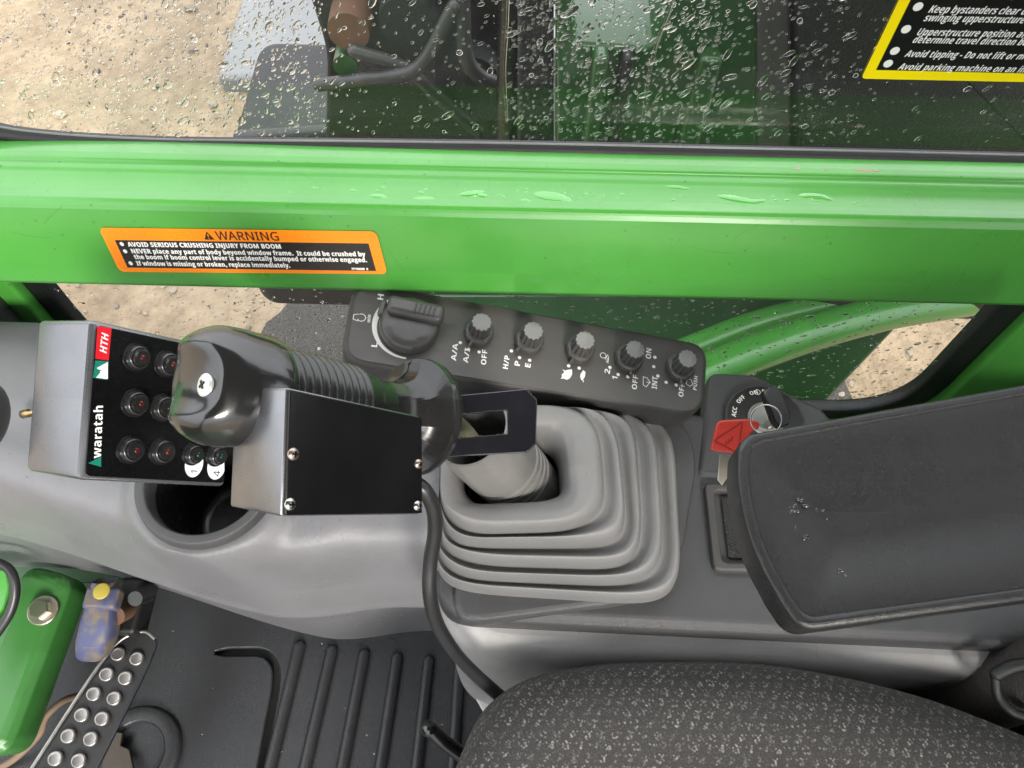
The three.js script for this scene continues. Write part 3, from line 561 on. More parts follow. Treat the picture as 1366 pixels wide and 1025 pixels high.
// ------------------------------------------------------------------ button box
{
  const n = dirIn(.86, -.02, .51);
  const f = frame(at(120, 535, .50), n, dirIn(.5, -.14, -.85));
  const A = f.loc(122, 426), B = f.loc(105, 641), C = f.loc(302, 650), E = f.loc(302, 466);
  const c = [B, C, E, A];
  const bb = thing('button_box', 'cast aluminium box with black button face behind the joystick head', 'control box', f);
  part('case', slab(roundShape(c, .005), .064, .004, 4).translate(0, 0, -.001), M.aluPaint, bb);
  const inset = [v2(B.x + .0035, B.y + .003), v2(C.x - .003, C.y + .003), v2(E.x - .003, E.y - .003), v2(A.x + .0035, A.y - .003)];
  const sh = roundShape(inset, .004);
  printSheet('face_plate', f, sh, .0006, 9000, '#0b0b0c', (g, toC, pc) => {
    const quad = (pts, col) => { g.fillStyle = col; g.beginPath(); pts.forEach(([x, y], i) => { const p = pc(x, y); i ? g.lineTo(...p) : g.moveTo(...p); }); g.closePath(); g.fill(); };
    quad([[129, 435], [148, 438], [144, 481], [126, 479]], '#d3202c');
    quad([[126, 481], [144, 482], [141, 507], [123, 504]], '#1d7a66');
    quad([[127, 504], [133, 497], [128, 491], [143, 483], [143, 506]], '#e9efec');
    quad([[128, 497], [135, 494.5], [128, 492]], '#1d7a66');
    quad([[116.5, 618], [134, 609], [134, 623]], '#1d7a66');
    const txt = (s, px, py, px2, py2, font, col) => { const a = pc(px, py), b = pc(px2, py2); g.save(); g.translate(...a); g.rotate(Math.atan2(b[1] - a[1], b[0] - a[0])); g.font = font; const w = g.measureText(s).width; const L = Math.hypot(b[0] - a[0], b[1] - a[1]); g.scale(L / w, 1); g.fillStyle = col; g.fillText(s, 0, 0); g.restore(); };
    const hh = Math.hypot(pc(134, 560)[0] - pc(120, 560)[0], pc(134, 560)[1] - pc(120, 560)[1]);
    txt('waratah', 133.5, 611, 136.5, 540, 'bold ' + Math.round(hh * 1.2) + 'px sans-serif', '#f4f4f2');
    txt('HTH', 141, 473, 144, 446, 'italic bold ' + Math.round(hh * .98) + 'px sans-serif', '#ffe9e9');
    for (const [px, py, s] of [[258, 619, '1'], [288, 622, '4']]) {
      const p = pc(px, py), rx = Math.abs(pc(px + 12, py)[0] - p[0]), ry = Math.abs(pc(px, py + 18)[1] - p[1]);
      g.fillStyle = '#e4ebee'; g.beginPath(); g.ellipse(p[0], p[1], rx, ry, 0, 0, 7); g.fill();
      g.save(); const q = pc(px + 4, py + 14); g.translate(...q); g.rotate(-PI / 2); g.fillStyle = '#222'; g.font = Math.round(rx * 1.0) + 'px sans-serif'; g.fillText(s, 0, 0); g.restore();
    }
  }, std([1, 1, 1], .3, { stain: false, ssize: .1 }), bb);
  const bl = [[183, 477, 0], [224, 486, 0], [181, 538, 0], [219, 544, 0], [175, 600, 0], [217, 602, 0], [258, 606, 1], [289, 608, 1], [262, 490, 0], [258, 548, 0]];
  const ledR = std([.07, .006, .006], .25, { stain: false }), ledG = std([.004, .025, .02], .25, { stain: false });
  for (const [px, py, k] of bl) {
    const p = f.loc(px - 3, py), s = k ? .8 : .93;
    const b = part('button', crease(lathZ([[.0105 * s, 0], [.0105 * s, .0012], [.0088 * s, .0018], [.0082 * s, .0045], [.0074 * s, .0052], [.0066 * s, .0053], [.0064 * s, .0078], [.005 * s, .0086], [0, .0088]], 32), .9).translate(p.x, p.y, .0006), M.gloss, bb);
    part('button_ring', lathZ([[.0088 * s, .0016], [.0086 * s, .0048], [.0078 * s, .0056], [.0072 * s, .0056]], 32).translate(p.x, p.y, .0008), std([.06, .06, .064], .22, { metal: .6, stain: false }), b);
    part('indicator', lathZ([[.0020, .0086], [.0016, .0092], [0, .0094]], 16).translate(p.x, p.y, .0006), k ? ledG : ledR, b);
  }
}
// cable from the junction box to the floor
{
  const o = thing('cable', 'black cable dropping from the junction box past the bellows', 'cable', at(570, 760, .62));
  part('sheath', capTube([at(540, 640, .56), at(562, 650, .555), at(577, 675, .565), at(580, 710, .58), at(574, 750, .595), at(573, 790, .605), at(583, 832, .625), at(605, 868, .645), at(632, 898, .665), at(668, 930, .69)].map(p => p.sub(o.position)), .0058, 80, 12), M.cable, o);
}

// ------------------------------------------------------------------ switch panel
{
  const f = frame(at(700, 463, .715), V(.16, .97, .1), V(1, -.16, .245));
  const c = [[452, 482], [940, 555], [946, 459], [471, 372]].map(([x, y]) => f.loc(x, y));
  const sp = thing('switch_panel', 'dark grey switch panel with a big dial and five small knobs', 'switch panel', f);
  part('housing', slab(roundShape(c, [.022, .024, .022, .028]), .042, .005, 5, 10), M.panel, sp);
  const cx = (c[0].x + c[2].x) / 2, cy = (c[0].y + c[2].y) / 2;
  const ins = c.map(p => v2(cx + (p.x - cx) * (1 - .005 / Math.abs(c[1].x - cx)), cy + (p.y - cy) * .93));
  printSheet('face', f, roundShape(ins, [.019, .021, .019, .024]), .0004, 4800, '#4b4845', (g, toC, pc) => {
    g.fillStyle = '#e8e6e0'; g.strokeStyle = '#e8e6e0';
    const rot = Math.atan2(pc(617, 457)[1] - pc(613, 484)[1], pc(617, 457)[0] - pc(613, 484)[0]);
    const txt = (s, px, py, px2, py2, k = 8.5) => { const a = pc(px, py), b = pc(px2, py2), m = pc(px + k, py), L = Math.hypot(b[0] - a[0], b[1] - a[1]); g.save(); g.translate(...a); g.rotate(Math.atan2(b[1] - a[1], b[0] - a[0])); g.font = 'bold ' + Math.round(Math.hypot(m[0] - a[0], m[1] - a[1]) * 1.12) + 'px sans-serif'; g.scale(L / g.measureText(s).width, 1); g.fillText(s, 0, 0); g.restore(); };
    txt('A/A', 608, 482, 611, 459); txt('A/I', 624, 485, 627, 465); txt('OFF', 648, 488, 650, 467);
    txt('H/P', 677, 494, 680, 475); txt('P', 693, 490, 694, 482, 9); txt('E', 707, 492, 708, 485, 9);
    txt('2', 813, 500, 814, 493, 9); txt('1', 823, 508, 824, 502, 9); txt('OFF', 849, 521, 851, 501, 8);
    txt('ON', 868, 480, 869, 465); txt('INT', 876, 520, 877, 503); txt('OFF', 911, 531, 913, 512, 8); txt('PUSH', 929, 522, 931, 502, 6);
    txt('H', 511, 402, 512.5, 392, 10); txt('L', 503, 465, 504, 457, 10); txt('min', 494, 431, 495, 420, 6);
    const dot = (px, py, r = 2.3) => { const a = pc(px, py), b = pc(px + r, py); g.beginPath(); g.arc(a[0], a[1], Math.hypot(b[0] - a[0], b[1] - a[1]), 0, 7); g.fill(); };
    for (const [x, y] of [[614, 457.5], [625, 466.5], [639, 470], [682, 468.5], [693, 477.5], [706.5, 481], [758.5, 488.5], [772.5, 491.5], [813.5, 490.5], [824.5, 500], [837.5, 503], [873.5, 477], [872, 489.5], [877.5, 502], [888.5, 510.5], [902, 514]]) dot(x, y);
    // hare and tortoise, lamp, wiper and washer pictograms
    const blob = (pts) => { g.beginPath(); pts.forEach(([x, y], i) => { const p = pc(x, y); i ? g.lineTo(...p) : g.moveTo(...p); }); g.closePath(); g.fill(); };
    blob([[756, 494], [763, 493], [763, 500], [760, 505], [756, 507], [751, 505], [749, 500], [753, 497], [750, 493], [754, 495]]); blob([[750, 502], [748, 506], [752, 505]]);
    blob([[778, 494], [781, 497], [780, 503], [777, 508], [775, 507], [774, 500]]); blob([[773, 502], [776, 503], [775, 505]]); blob([[777, 508], [779, 508], [778, 511]]);
    g.lineWidth = 3.5; const line = (pts, close) => { g.beginPath(); pts.forEach(([x, y], i) => { const p = pc(x, y); i ? g.lineTo(...p) : g.moveTo(...p); }); if (close) g.closePath(); g.stroke(); };
    { const a = pc(804.5, 474.5), b = pc(808.5, 474.5); g.beginPath(); g.arc(a[0], a[1], b[0] - a[0], 0, 7); g.stroke(); }
    for (let k = 0; k < 4; k++) line([[808 + k * 1.2, 482 - k * 2.2], [811.5, 485 - k * 1.3]]);
    line([[807, 480], [811, 473]]);
    line([[858, 503], [863, 504.5], [867, 510], [862, 516.5], [858, 514]], true); line([[862, 510], [868, 511]]);
    line([[917, 506], [922, 507], [924, 513], [920, 516], [915, 512]], true); line([[919, 503], [921, 504]]);
    { const a = pc(482, 424), b = pc(488, 424); g.beginPath(); g.arc(a[0], a[1], b[0] - a[0], -2.4, 2.4); g.stroke(); }
    line([[478.5, 419.5], [472, 420], [471, 426], [477.5, 428.5]]);
    // swept band round the throttle dial
    const o = pc(545, 436), r1 = Math.hypot(pc(496, 436)[0] - o[0], pc(496, 436)[1] - o[1]);
    const a0 = Math.atan2(pc(520, 399)[1] - o[1], pc(520, 399)[0] - o[0]) + 2 * PI, a1 = Math.atan2(pc(542, 475)[1] - o[1], pc(542, 475)[0] - o[0]);
    g.beginPath(); for (let k = 0; k <= 40; k++) { const a = lerp(a0, a1, k / 40); g.lineTo(o[0] + Math.cos(a) * r1, o[1] + Math.sin(a) * r1); }
    for (let k = 40; k >= 0; k--) { const a = lerp(a0, a1, k / 40); const w = lerp(.2, .05, k / 40) * r1; g.lineTo(o[0] + Math.cos(a) * (r1 - w), o[1] + Math.sin(a) * (r1 - w)); } g.closePath(); g.fill();
  }, std([1, 1, 1], .5, { stain: false, grain: .00006, gsize: .03 }), sp);
  // throttle dial
  {
    const p = f.loc(546, 438); const dial = part('throttle_dial', crease(lathZ([[.0270, 0], [.0275, .004], [.0267, .0095], [.0240, .0125], [.018, .0135], [0, .0135]], 56), .7).translate(p.x, p.y, .0006), M.knob, sp);
    const q = f.loc(585, 412), a = .13;
    const bar = new RoundedBoxGeometry(.052, .0185, .0135, 5, .0058); bar.rotateZ(a); bar.translate(p.x + .0015, p.y + .011, .0155); part('grip_bar', bar, M.knob, dial);
    const gr = []; for (let k = 0; k < 5; k++) { const g = new RoundedBoxGeometry(.0015, .010, .001, 2, .0004); g.rotateZ(a - .12); g.translate(p.x + .001 + k * .0042, p.y + .0095 + k * .0006, .0226); gr.push(g); } part('grip_groove', gr, M.lid, dial);
    const nb = new RoundedBoxGeometry(.006, .016, .007, 3, .002); nb.rotateZ(.1); nb.translate(p.x - .0285, p.y + .007, .006); part('pointer', nb, M.knob, dial);
  }
  const KN = [[638, 446, 628, 461], [705, 457, 692, 468], [772, 469, 763, 482], [837, 481, 838, 495], [905, 493, 905, 508]];
  for (const [px, py, tx, ty] of KN) {
    const p = f.loc(px, py), t = f.loc(tx, ty).sub(p), k = part('knob', crease(lathZ([[.0132, 0], [.0138, .0012], [.0136, .0075], [.0124, .0092], [.0110, .0096], [.0, .0096]], 40), .7).translate(p.x, p.y, .0006), M.knob, sp);
    // fluted barrel: 18 lobes, narrowing upward
    const bar = gridGeo(108, 10, (u, v) => { const a = u * PI * 2, h = v * .014; const fl = 1 - .17 * Math.max(0, Math.cos(a * 12)) ** .7; const r = lerp(.0108, .0088, v) * fl; return V(p.x + Math.cos(a) * r, p.y + Math.sin(a) * r, .009 + h); });
    part('fluted_barrel', crease(bar, .5), M.knob, k);
    const top = gridGeo(108, 8, (u, v) => { const a = u * PI * 2, fl = 1 - .10 * Math.max(0, Math.cos(a * 12)) ** .7; const r = v < .35 ? .0090 : lerp(.0090, 0.00001, (v - .35) / .65); const z = v < .35 ? v / .35 * .0012 : .0012 + .0013 * Math.sin((v - .35) / .65 * PI / 2); return V(p.x + Math.cos(a) * r * fl, p.y + Math.sin(a) * r * fl, .023 + z); });
    part('knob_cap', crease(top, .6), M.knobTop, k);
    const ang = Math.atan2(t.y, t.x); const nb = new RoundedBoxGeometry(.009, .003, .006, 2, .001); nb.translate(.0138, 0, .004); nb.rotateZ(ang); nb.translate(p.x, p.y, .0012); part('pointer', nb, M.knob, k);
  }
}

// ------------------------------------------------------------------ ignition switch and keys
{
  const f = frame(onY(1020, 562, DECK + .0055), V(0, 1, 0));
  const ig = thing('ignition_switch', 'round ignition switch with silver barrel between panel and armrest', 'ignition switch', f);
  const e = f.loc(967, 562), r = Math.abs(e.x);
  part('bezel', lathZ([[r, -.002], [r, .002], [r * .97, .0032], [r * .6, .0034], [r * .58, .002]], 56), M.panel, ig);
  const disc = new THREE.Shape(); disc.absarc(0, 0, r * .95, 0, PI * 2); 
  printSheet('dial_print', f, disc, .0042, 9000, '#1b1a19', (g, toC) => {
    g.fillStyle = '#e9e7e2'; g.strokeStyle = '#e9e7e2';
    const ring = ['ACC', 'OFF', 'ON', 'START'];
    for (let k = 0; k < 4; k++) { const a = PI * (.92 - k * .17), p = toC(v2(Math.cos(a) * r * .78, Math.sin(a) * r * .78)); g.save(); g.translate(...p); g.rotate(-a + PI / 2); g.font = 'bold ' + Math.round(r * 9000 * .15) + 'px sans-serif'; const w = g.measureText(ring[k]).width; g.fillText(ring[k], -w / 2, r * 9000 * .05); g.restore(); }
    for (let k = 0; k < 2; k++) { const a = PI * (.54 - k * .12), p = toC(v2(Math.cos(a) * r * .78, Math.sin(a) * r * .78)); g.lineWidth = 5; g.beginPath(); g.arc(p[0], p[1], r * 9000 * .07, 0, 7); g.stroke(); }
  }, std([1, 1, 1], .45, { stain: false }), ig);
  part('barrel', lathZ([[r * .46, .002], [r * .46, .006], [r * .42, .0075], [r * .3, .008], [r * .28, .0065], [0, .0065]], 48), std([.33, .33, .32], .4, { metal: .6 }), ig);
  // black key standing in the barrel
  const k = thing('ignition_key', 'black headed key standing in the ignition switch', 'key', onY(1030, 560, DECK + .027));
  const fk = frame(at(1040, 543, .655), dirIn(.25, .35, .9)), K = (x, y) => { const p = fk.loc(x, y); return p; }, kb = fk.O.clone().sub(k.position);
  part('key_head', slab(roundShape([[1019, 522], [1034, 511], [1042, 520], [1056, 552], [1054, 566], [1042, 571], [1033, 562]].map(([x, y]) => K(x, y)).reverse(), .0024), .0075, .0018).applyMatrix4(frame(kb, fk.n).m), M.rubber, k);
  part('key_blade', new THREE.BoxGeometry(.003, .026, .008).translate(.0, -.006, 0), M.steel, k);
  // split ring joining both keys
  const rg = thing('key_ring', 'thin steel split ring joining the black and red keys', 'key ring', at(1022, 560, .645));
  const fr = frame(V(0, 0, 0), V(-.3, .75, .45)); const g = new THREE.TorusGeometry(.0125, .0007, 8, 48); part('ring', [g.applyMatrix4(fr.m), new THREE.TorusGeometry(.0124, .0007, 8, 48).translate(0, 0, .0016).applyMatrix4(fr.m)], M.steel, rg);
  // red headed key
  const kf = frame(at(978, 585, .655), dirIn(-.05, .05, 1));
  const rk = thing('spare_key', 'red plastic headed key hanging beside the armrest', 'key', kf);
  const o = [[948, 602], [990, 606], [1003, 576], [1013, 572], [1014, 564], [1000, 559], [957, 561]].map(([x, y]) => kf.loc(x, y));
  part('key_head', slab(roundShape(o, [.004, .004, .003, .001, .002, .003, .006]), .005, .0014), M.red, rk);
  const tri = [[952, 588], [990, 563], [984, 604]].map(([x, y]) => kf.loc(x, y)); const tg = [];
  for (let i = 0; i < 3; i++) { const a = tri[i], b = tri[(i + 1) % 3], d = b.clone().sub(a); const q = new THREE.BoxGeometry(d.length(), .0007, .0007); q.rotateZ(Math.atan2(d.y, d.x)); q.translate((a.x + b.x) / 2, (a.y + b.y) / 2, .0002); tg.push(q); }
  for (let i = 0; i < 3; i++) { const a = kf.loc(968 + i * 4, 592 - i * 3), q = new THREE.BoxGeometry(.005, .0006, .0006); q.rotateZ(1.3); q.translate(a.x, a.y, .0002); tg.push(q); }
  part('moulded_triangle', tg, std([.3, .02, .015], .5), rk);
  const bl = [[961, 606], [977, 608], [976, 616], [973, 620], [974, 626], [971, 631], [972, 637], [968, 642], [964, 648], [958, 641]].map(([x, y]) => kf.loc(x, y)).reverse();
  part('key_blade', slab(roundShape(bl, .0003), .002, .0004).translate(0, 0, -.0015), M.zinc, rk);
}

// ------------------------------------------------------------------ armrest
{
  const f = frame(at(1180, 680, .49), V(-.05, .985, .12));
  const P = [[1069, 843], [1040, 800], [1010, 742], [991, 682], [984, 634], [985, 581]].map(([x, y]) => f.loc(x, y));
  const far = [[1600, 470], [1600, 770]].map(([x, y]) => f.loc(x, y));
  const arm = thing('armrest', 'wide black moulded armrest pad with water drops', 'armrest', f);
  const cur = new THREE.CatmullRomCurve3(P.slice(1, 5).map(p => V(p.x, p.y, 0))).getPoints(26).map(p => v2(p.x, p.y));
  const out = [P[0], ...cur, P[5], far[0], far[1]].reverse(), n = out.length;
  const rad = (c) => out.map((p) => p === P[0] || p === P[5] ? c : 0);
  const insetBy = (d) => out.map((p, i) => { const a = out[(i + n - 1) % n], b = out[(i + 1) % n], e1 = p.clone().sub(a).normalize(), e2 = b.clone().sub(p).normalize(); const n1 = v2(-e1.y, e1.x), n2 = v2(-e2.y, e2.x), m = n1.clone().add(n2).normalize(); return p.clone().addScaledVector(m, d / Math.max(.4, m.dot(n1))); });
  const sgn = THREE.ShapeUtils.area(out) > 0 ? 1 : -1;
  const rim = roundShape(out, rad(.016)), in1 = insetBy(.0085 * sgn);
  rim.holes.push(new THREE.Path(roundShape(in1, out.map((p) => p === P[0] || p === P[5] ? .012 : 0)).getPoints(10).reverse()));
  part('rim', slab(rim, .036, .0036, 5, 10), M.armrest, arm);
  const in2 = roundShape(insetBy(.006 * sgn), out.map((p) => p === P[0] || p === P[5] ? .012 : 0)).getSpacedPoints(260);
  const m0 = f.loc(1130, 700), m1 = f.loc(1480, 640);
  part('pad', gridGeo(260, 40, (u, v) => { const p = in2[Math.round(u * 260) % 261 % in2.length]; const d = m1.clone().sub(m0), t = clamp(p.clone().sub(m0).dot(d) / d.lengthSq(), 0, 1), c = m0.clone().addScaledVector(d, t); const q = p.clone().lerp(c, v); return V(q.x, q.y, -.0016 - .006 * sstep(0, .9, v)); }), M.armrest, arm);
  const L = [];
  for (const [px, py, s] of [[1074, 667, 2.4], [1045, 680, 2], [1060, 678, 1.6], [1035, 686, 1.8], [1041, 688, 2.6], [1064, 676, 2], [1100, 684, 1.4], [1028, 708, 1.5], [1024, 718, 1.8], [1080, 718, 1.6], [1050, 668, 1.2], [1032, 700, 1.6], [1130, 762, 2], [1067, 700, 1]]) { const p = f.loc(px, py); for (let k = 0; k < 3; k++) L.push(mtx(V(p.x + rr(-.003, .003), p.y + rr(-.003, .003), -.0048), qz(rr(0, 3)), V(.0006 * s * rr(.7, 1.9), .0005 * s, .00035 * s))); }
  drops('water_drops', arm, L, M.blackWet);
}

// ------------------------------------------------------------------ seat
{
  const fab = canvasTex(512, 512, (c) => {
    c.fillStyle = '#343231'; c.fillRect(0, 0, 512, 512);
    for (let i = 0; i < 24000; i++) { const x = rnd() * 512, y = rnd() * 512, v = 40 + rnd() * 45 | 0; c.fillStyle = `rgba(${v},${v - 1},${v - 2},.6)`; c.fillRect(x, y, 2.4, 1.2); }
    // woven flecks: clusters of small pale loops in staggered diagonal rows
    for (let j = 0; j < 16; j++) for (let i = 0; i < 12; i++) {
      const x0 = i * 42.667 + (j % 2) * 21.33 + rr(-2.5, 2.5), y0 = j * 32 + rr(-2.5, 2.5), al = rr(.35, .75);
      const bl = [[-6, -6, 4.6, 3], [0, -9, 5, 3], [6, -5, 3.2, 4.4], [3, 1, 4.2, 3], [6, 6, 3.4, 4], [0, 10, 4, 2.6], [-12, 4, 2.6, 3.4], [14, 8, 2.4, 3]];
      for (const [ax, ay, bw, bh] of bl) { if (rnd() < .28) continue; const v = 108 + rnd() * 62 | 0; c.fillStyle = `rgba(${v},${v - 3},${v - 7},${al})`; const jx = rr(-3.4, 3.4), jy = rr(-3, 3), an = rr(-1, 1);
        for (const ox of [-512, 0, 512]) for (const oy of [-512, 0, 512]) { if (Math.abs(x0 + ox - 256) > 280 || Math.abs(y0 + oy - 256) > 280) continue; c.beginPath(); c.ellipse(x0 + ax + ox + jx, y0 + ay + oy + jy, bw, bh, an, 0, 7); c.fill(); } }
    }
    for (let i = 0; i < 7000; i++) { const x = rnd() * 512, y = rnd() * 512, v = 80 + rnd() * 50 | 0; c.fillStyle = `rgba(${v},${v - 1},${v - 3},.5)`; c.fillRect(x, y, 3.4, 1.6); }
    for (let i = 0; i < 9000; i++) { const x = rnd() * 512, y = rnd() * 512, v = 30 + rnd() * 30 | 0; c.fillStyle = `rgba(${v},${v - 1},${v - 2},.5)`; c.fillRect(x, y, 2.6, 1.1); }
  });
  fab.wrapS = fab.wrapT = THREE.RepeatWrapping; fab.repeat.set(1 / .135, 1 / .135);
  const m = new THREE.MeshPhysicalMaterial({ map: fab, roughness: .95, bumpMap: fab, bumpScale: .0012, sheen: .25, sheenRoughness: .6, side: THREE.DoubleSide });
  const seat = thing('seat_cushion', 'dark grey flecked fabric seat cushion at the lower right', 'seat', V(.28, .3, .12));
  const outl = [[597, 1060], [618, 1000], [648, 945], [700, 908], [790, 888], [900, 883], [1010, 886], [1130, 905], [1240, 934], [1330, 968], [1420, 1010], [1520, 1080]].map(([x, y]) => onY(x, y, .425));
  const cv = new THREE.CatmullRomCurve3([...outl, V(.55, .425, .30), V(.2, .425, .42), V(-.03, .425, .34), V(-.075, .425, .12)], true, 'centripetal');
  const ring = cv.getPoints(160), cen = V(.24, .425, .15);
  const g = gridGeo(160, 40, (u, v) => {
    const p = ring[Math.round(u * 160) % 160]; const s = v < .15 ? 1 - .03 * (1 - v / .15) ** 2 : 1 - (v - .15) / .85;
    const edge = s * cen.distanceTo(p); const dist = cen.distanceTo(p) - edge; // metres in from the rim
    const y = v < .15 ? lerp(-.13, -.0, v / .15) : .055 * Math.sqrt(1 - (1 - clamp(dist / .07, 0, 1)) ** 2) ;
    const q = cen.clone().lerp(p, s); return V(q.x, .425 + y + .0, q.z).sub(seat.position);
  });
  part('cushion', g, m, seat);
  part('base_pan', new RoundedBoxGeometry(.5, .22, .44, 3, .03).translate(.0, -.13, .07), M.rubber, seat);
  // seat adjusting handle
  const h = thing('seat_lever', 'short black round handle sticking out in front of the seat', 'lever', at(600, 1000, .86));
  part('handle', capTube([at(573, 972, .85), at(590, 988, .85), at(640, 1025, .86)].map(p => p.sub(h.position)), .0085, 20, 14), M.rubber, h);
  part('end_cap', new THREE.SphereGeometry(.0098, 16, 10).translate(...at(573, 972, .85).sub(h.position).toArray()), M.gloss, h);
}
{ // belt stalk at the far right
  const b = thing('belt_buckle_boot', 'crumpled black rubber sleeve behind the seat at far right', 'belt sleeve', at(1340, 930, .68));
  const g = tube([at(1230, 965, .80), at(1290, 938, .75), at(1345, 915, .70), at(1420, 885, .66)].map(p => p.sub(b.position)), .032, 40, 24);
  const p = g.attributes.position; for (let i = 0; i < p.count; i++) { const k = 1 + .05 * Math.sin(i * .37) + .04 * Math.sin(i * 1.9); p.setXYZ(i, p.getX(i) * 1, p.getY(i) + .002 * Math.sin(i * .9), p.getZ(i)); } g.computeVertexNormals();
  part('sleeve', g, std([.045, .04, .036], .4, { grain: .001, gsize: .06 }), b);
  part('flap', capTube([at(1328, 905, .655), at(1332, 930, .655), at(1350, 950, .65), at(1380, 960, .65)].map(q => q.sub(b.position)), .004, 30), M.seal, b);
  part('flap', capTube([at(1330, 900, .655), at(1350, 890, .65), at(1390, 885, .65)].map(q => q.sub(b.position)), .006, 30), M.seal, b);
  part('lower_sleeve', capTube([at(1290, 975, .8), at(1340, 968, .76), at(1400, 965, .72)].map(q => q.sub(b.position)), .02, 30), std([.07, .065, .06], .6), b);
}

// ------------------------------------------------------------------ floor: mat, pedal, green frame
{
  const f = frame(V(-.25, .022, -.1), V(0, 1, 0));
  const mat = thing('floor_mat', 'black ribbed rubber floor mat below the console', 'floor mat', f);
  const gp = new THREE.CatmullRomCurve3([[286, 871], [320, 870], [352, 872], [366, 886], [368, 912], [357, 975], [342, 1060]].map(([x, y]) => { const p = f.loc(x, y); return V(p.x, p.y, 0); })).getPoints(40);
  const ga = [], gb = []; gp.forEach((p, i) => { const a = gp[Math.max(0, i - 1)], b = gp[Math.min(40, i + 1)], d = b.clone().sub(a).normalize(), w = .0052 * Math.min(1, .4 + i / 5); ga.push(v2(p.x - d.y * w, p.y + d.x * w)); gb.push(v2(p.x + d.y * w, p.y - d.x * w)); });
  const ms = roundShape(rectPts(-.42, -.5, .32, .2), .03); ms.holes.push(new THREE.Path([...ga, ...gb.reverse()]));
  part('sheet', slab(ms, .012, .0022), M.mat, mat);
  part('backing', slab(roundShape(rectPts(-.415, -.495, .315, .195), .03), .006, .001).translate(0, 0, -.0125), M.seal, mat);
  const ribs = [[400, 862, 352, 1060], [443, 868, 399, 1060], [486, 873, 450, 1060], [530, 878, 502, 1060], [572, 882, 552, 1060], [613, 888, 602, 1060]];
  for (const [x0, y0, x1, y1] of ribs) { const a = f.loc(x0, y0), b = f.loc(x1, y1); part('rib', capTube([V(a.x, a.y, .001), V((a.x + b.x) / 2, (a.y + b.y) / 2, .001), V(b.x, b.y, .001)], .0085, 20, 12), M.mat, mat); }
  const pad = [[288, 872], [352, 872], [371, 905], [338, 1060], [225, 1060]].map(([x, y]) => f.loc(x, y)).reverse();
  { const st = new THREE.IcosahedronGeometry(1, 0), im = new THREE.InstancedMesh(st, std([.3, .24, .17], .9, { stain: false }), 90); im.name = 'mud_crumb'; im.userData.kind = 'stuff';
    for (let i = 0; i < 90; i++) { const s = rr(.0004, .0015) * (rnd() < .08 ? 2.2 : 1); im.setMatrixAt(i, mtx(V(rr(-.25, .3), rr(-.45, .14), .0006), qz(rr(0, 6)), V(s, s * rr(.6, 1.3), s * .6))); } mat.add(im); }
  const ce = f.loc(183, 1005), re = .058;
  part('ring', lathZ([[re * .62, 0], [re * .64, .007], [re * .7, .010], [re * .93, .010], [re, .005], [re * 1.01, 0]], 56).translate(ce.x, ce.y, 0), M.mat, mat);
}
{
  const f = frame(at(130, 930, .92), V(.14, .95, .1));
  const o = [[206, 848], [184, 842], [152, 864], [20, 1060], [112, 1060], [209, 862]].map(([x, y]) => f.loc(x, y));
  const pd = thing('travel_pedal', 'long black foot pedal with two rows of steel studs', 'pedal', f);
  part('plate', slab(roundShape(o, .005), .006, .001), M.seal, pd);
  const edge = [[207, 853], [193, 843], [168, 850], [148, 868], [20, 1060]].map(([x, y]) => { const p = f.loc(x, y); return V(p.x, p.y, .001); });
  part('rim', tube(edge, .0024, 60, 8), M.wornSteel, pd);
  const e2 = [[208, 853], [206, 866], [112, 1060]].map(([x, y]) => { const p = f.loc(x, y); return V(p.x, p.y, -.002); });
  part('rim', tube(e2, .0016, 60, 8), M.blackPlate, pd);
  const L = [[158, 873, 183, 879], [143, 900, 168, 905], [126, 926, 153, 932], [110, 954, 137, 959], [92, 982, 122, 986], [75, 1012, 106, 1015], [58, 1040, 90, 1043]];
  for (const q of L) for (const k of [0, 2]) { const p = f.loc(q[k], q[k + 1]); part('stud', lathZ([[.0088, 0], [.0086, .0035], [.0075, .0055], [.0058, .0052], [.005, .0046], [0, .0046]], 24).translate(p.x, p.y, 0), M.wornSteel, pd); }
}
{
  const f = frame(at(60, 870, .95), V(.08, .99, .1));
  const o = [[30, 750], [98, 769], [8, 1010], [-78, 1010]].map(([x, y]) => f.loc(x, y)).reverse();
  const gb = thing('floor_beam', 'scuffed green steel beam with a hex bolt at lower left', 'beam', f);
  part('beam', slab(roundShape(o, .024), .07, .016, 6), std([.042, .18, .034], .45, { ssize: .12, wear: .2 }), gb);
  const p = f.loc(58, 815);
  const w = part('bolt', crease(lathZ([[.0125, .003], [.0125, .014], [.0108, .0162], [0, .0165]], 6), .3).rotateZ(.3).translate(p.x, p.y, 0), M.zinc, gb);
  part('washer', lathZ([[.0185, 0], [.0185, .0025], [.0172, .004], [.006, .004]], 40).translate(p.x, p.y, .0004), M.zinc, gb);
  // green upright edge with a rubber lip at the far left
  const t = thing('door_edge', 'green panel edge with a dirty rubber lip at far left', 'edge trim', at(5, 800, .9));
  part('rubber_lip', capTube([at(-20, 745, .88), at(12, 760, .88), at(20, 785, .88), at(14, 815, .88), at(-15, 860, .88)].map(q => q.sub(t.position)), .0055, 40), M.cable, t);
  part('panel', slab(roundShape([[-80, 760], [8, 760], [12, 785], [5, 812], [-80, 900]].map(([x, y]) => frame(at(5, 800, .9), V(0, 1, 0)).loc(x, y)).reverse(), .004), .01, .002).applyMatrix4(frame(V(0, 0, 0), V(0, 1, 0)).m), M.green, t);
}
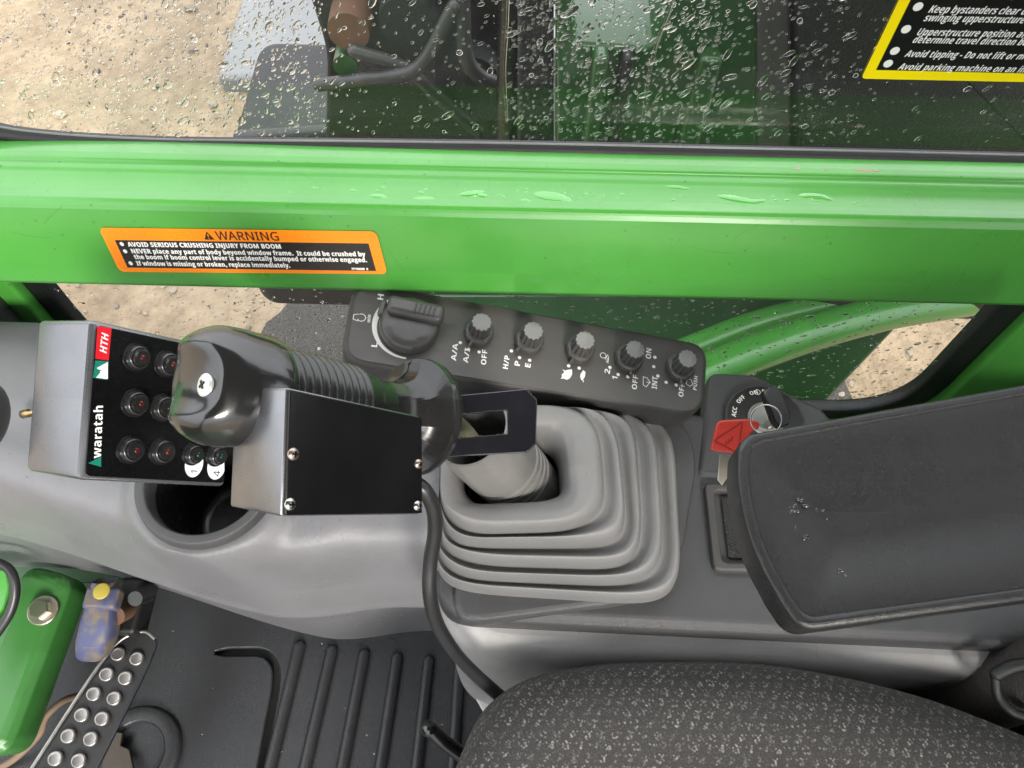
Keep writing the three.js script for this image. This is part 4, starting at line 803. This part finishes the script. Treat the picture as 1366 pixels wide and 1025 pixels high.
{
  const t = thing('blue_handle', 'muddy blue plastic handle with a yellow disc beside the green beam', 'handle', at(135, 830, .93));
  const q = (px, py, d) => at(px, py, d).sub(t.position);
  const dirt = std([.17, .19, .42], .7, { map: noiseTex(256, (u, v) => { const a = fbm(u * 3, v * 3, 3, 6, 131), k = sstep(.34, .56, a + .12 * (hash(Math.floor(u * 128), Math.floor(v * 128), 3) - .5)); return [lerp(.25, .40, k), lerp(.27, .36, k), lerp(.40, .31, k)]; }, true) }); dirt.map.repeat.set(1 / .09, 1 / .09); dirt.color.set(0xffffff);
  const g = gridGeo(32, 24, (u, v) => { const c = new THREE.CatmullRomCurve3([q(140, 775, .93), q(138, 800, .925), q(134, 830, .92), q(128, 860, .92), q(124, 882, .93)]); const p = c.getPoint(v), a = u * PI * 2; const r = [.013, .0155, .018, .0205, .021, .0185, .0]; const k = v * 6, i = Math.min(5, Math.floor(k)); const rad = i < 5 ? lerp(r[i], r[i + 1], k - i) : r[5] * Math.sqrt(Math.max(0, 1 - (k - 5) ** 2)); const sq = (w) => Math.sign(w) * Math.abs(w) ** .62; return V(p.x + sq(Math.cos(a)) * rad * 1.0, p.y + sq(Math.sin(a)) * rad * .8, p.z + sq(Math.sin(a)) * rad * .5); });
  part('handle_body', g, dirt, t);
  part('yellow_disc', lathe([[0, .002], [.0085, .0018], [.0098, 0]], 28).translate(...q(135, 789, .908).toArray()), std([.42, .34, .04], .7), t);
  part('collar', new RoundedBoxGeometry(.04, .02, .026, 3, .005).translate(...q(138, 800, .92).toArray()), dirt, t);
  const u = thing('valve_block', 'grimy black fittings beside the blue handle under the console', 'valve', at(175, 815, .95));
  const w = (px, py, d) => at(px, py, d).sub(u.position).toArray();
  part('block', new RoundedBoxGeometry(.035, .04, .07, 3, .006).translate(...w(178, 812, .97)), M.seal, u);
  part('fitting', new THREE.CylinderGeometry(.011, .011, .05, 20).rotateX(.5).translate(...w(168, 815, .945)), M.rust, u);
  part('fitting', new THREE.CylinderGeometry(.009, .012, .03, 20).rotateX(.5).translate(...w(188, 795, .94)), M.rubber, u);
}
{
  const c = thing('brown_hose', 'thin muddy brown hose running between the green beam and pedal', 'hose', at(75, 950, 1.0));
  part('hose', capTube([at(108, 928, 1.02), at(85, 935, 1.0), at(62, 955, .99), at(52, 980, 1.0), at(20, 1012, 1.0), at(-10, 1030, 1.0)].map(q => q.sub(c.position)), .0045, 50), std([.22, .15, .1], .8), c);
  const bk = thing('pedal_bracket', 'rusty notched steel bracket beside the pedal', 'bracket', at(160, 1000, 1.0));
  const f = frame(V(0, 0, 0), V(0, 1, 0)), f2 = frame(bk.position, V(0, 1, 0));
  part('bracket_plate', slab(roundShape([[140, 975], [163, 978], [160, 995], [172, 1000], [178, 1030], [135, 1030]].map(([x, y]) => f2.loc(x, y)).reverse(), .002), .006, .001).applyMatrix4(f.m), std([.07, .055, .045], .7), bk);
}
renderer.render(scene, camera);
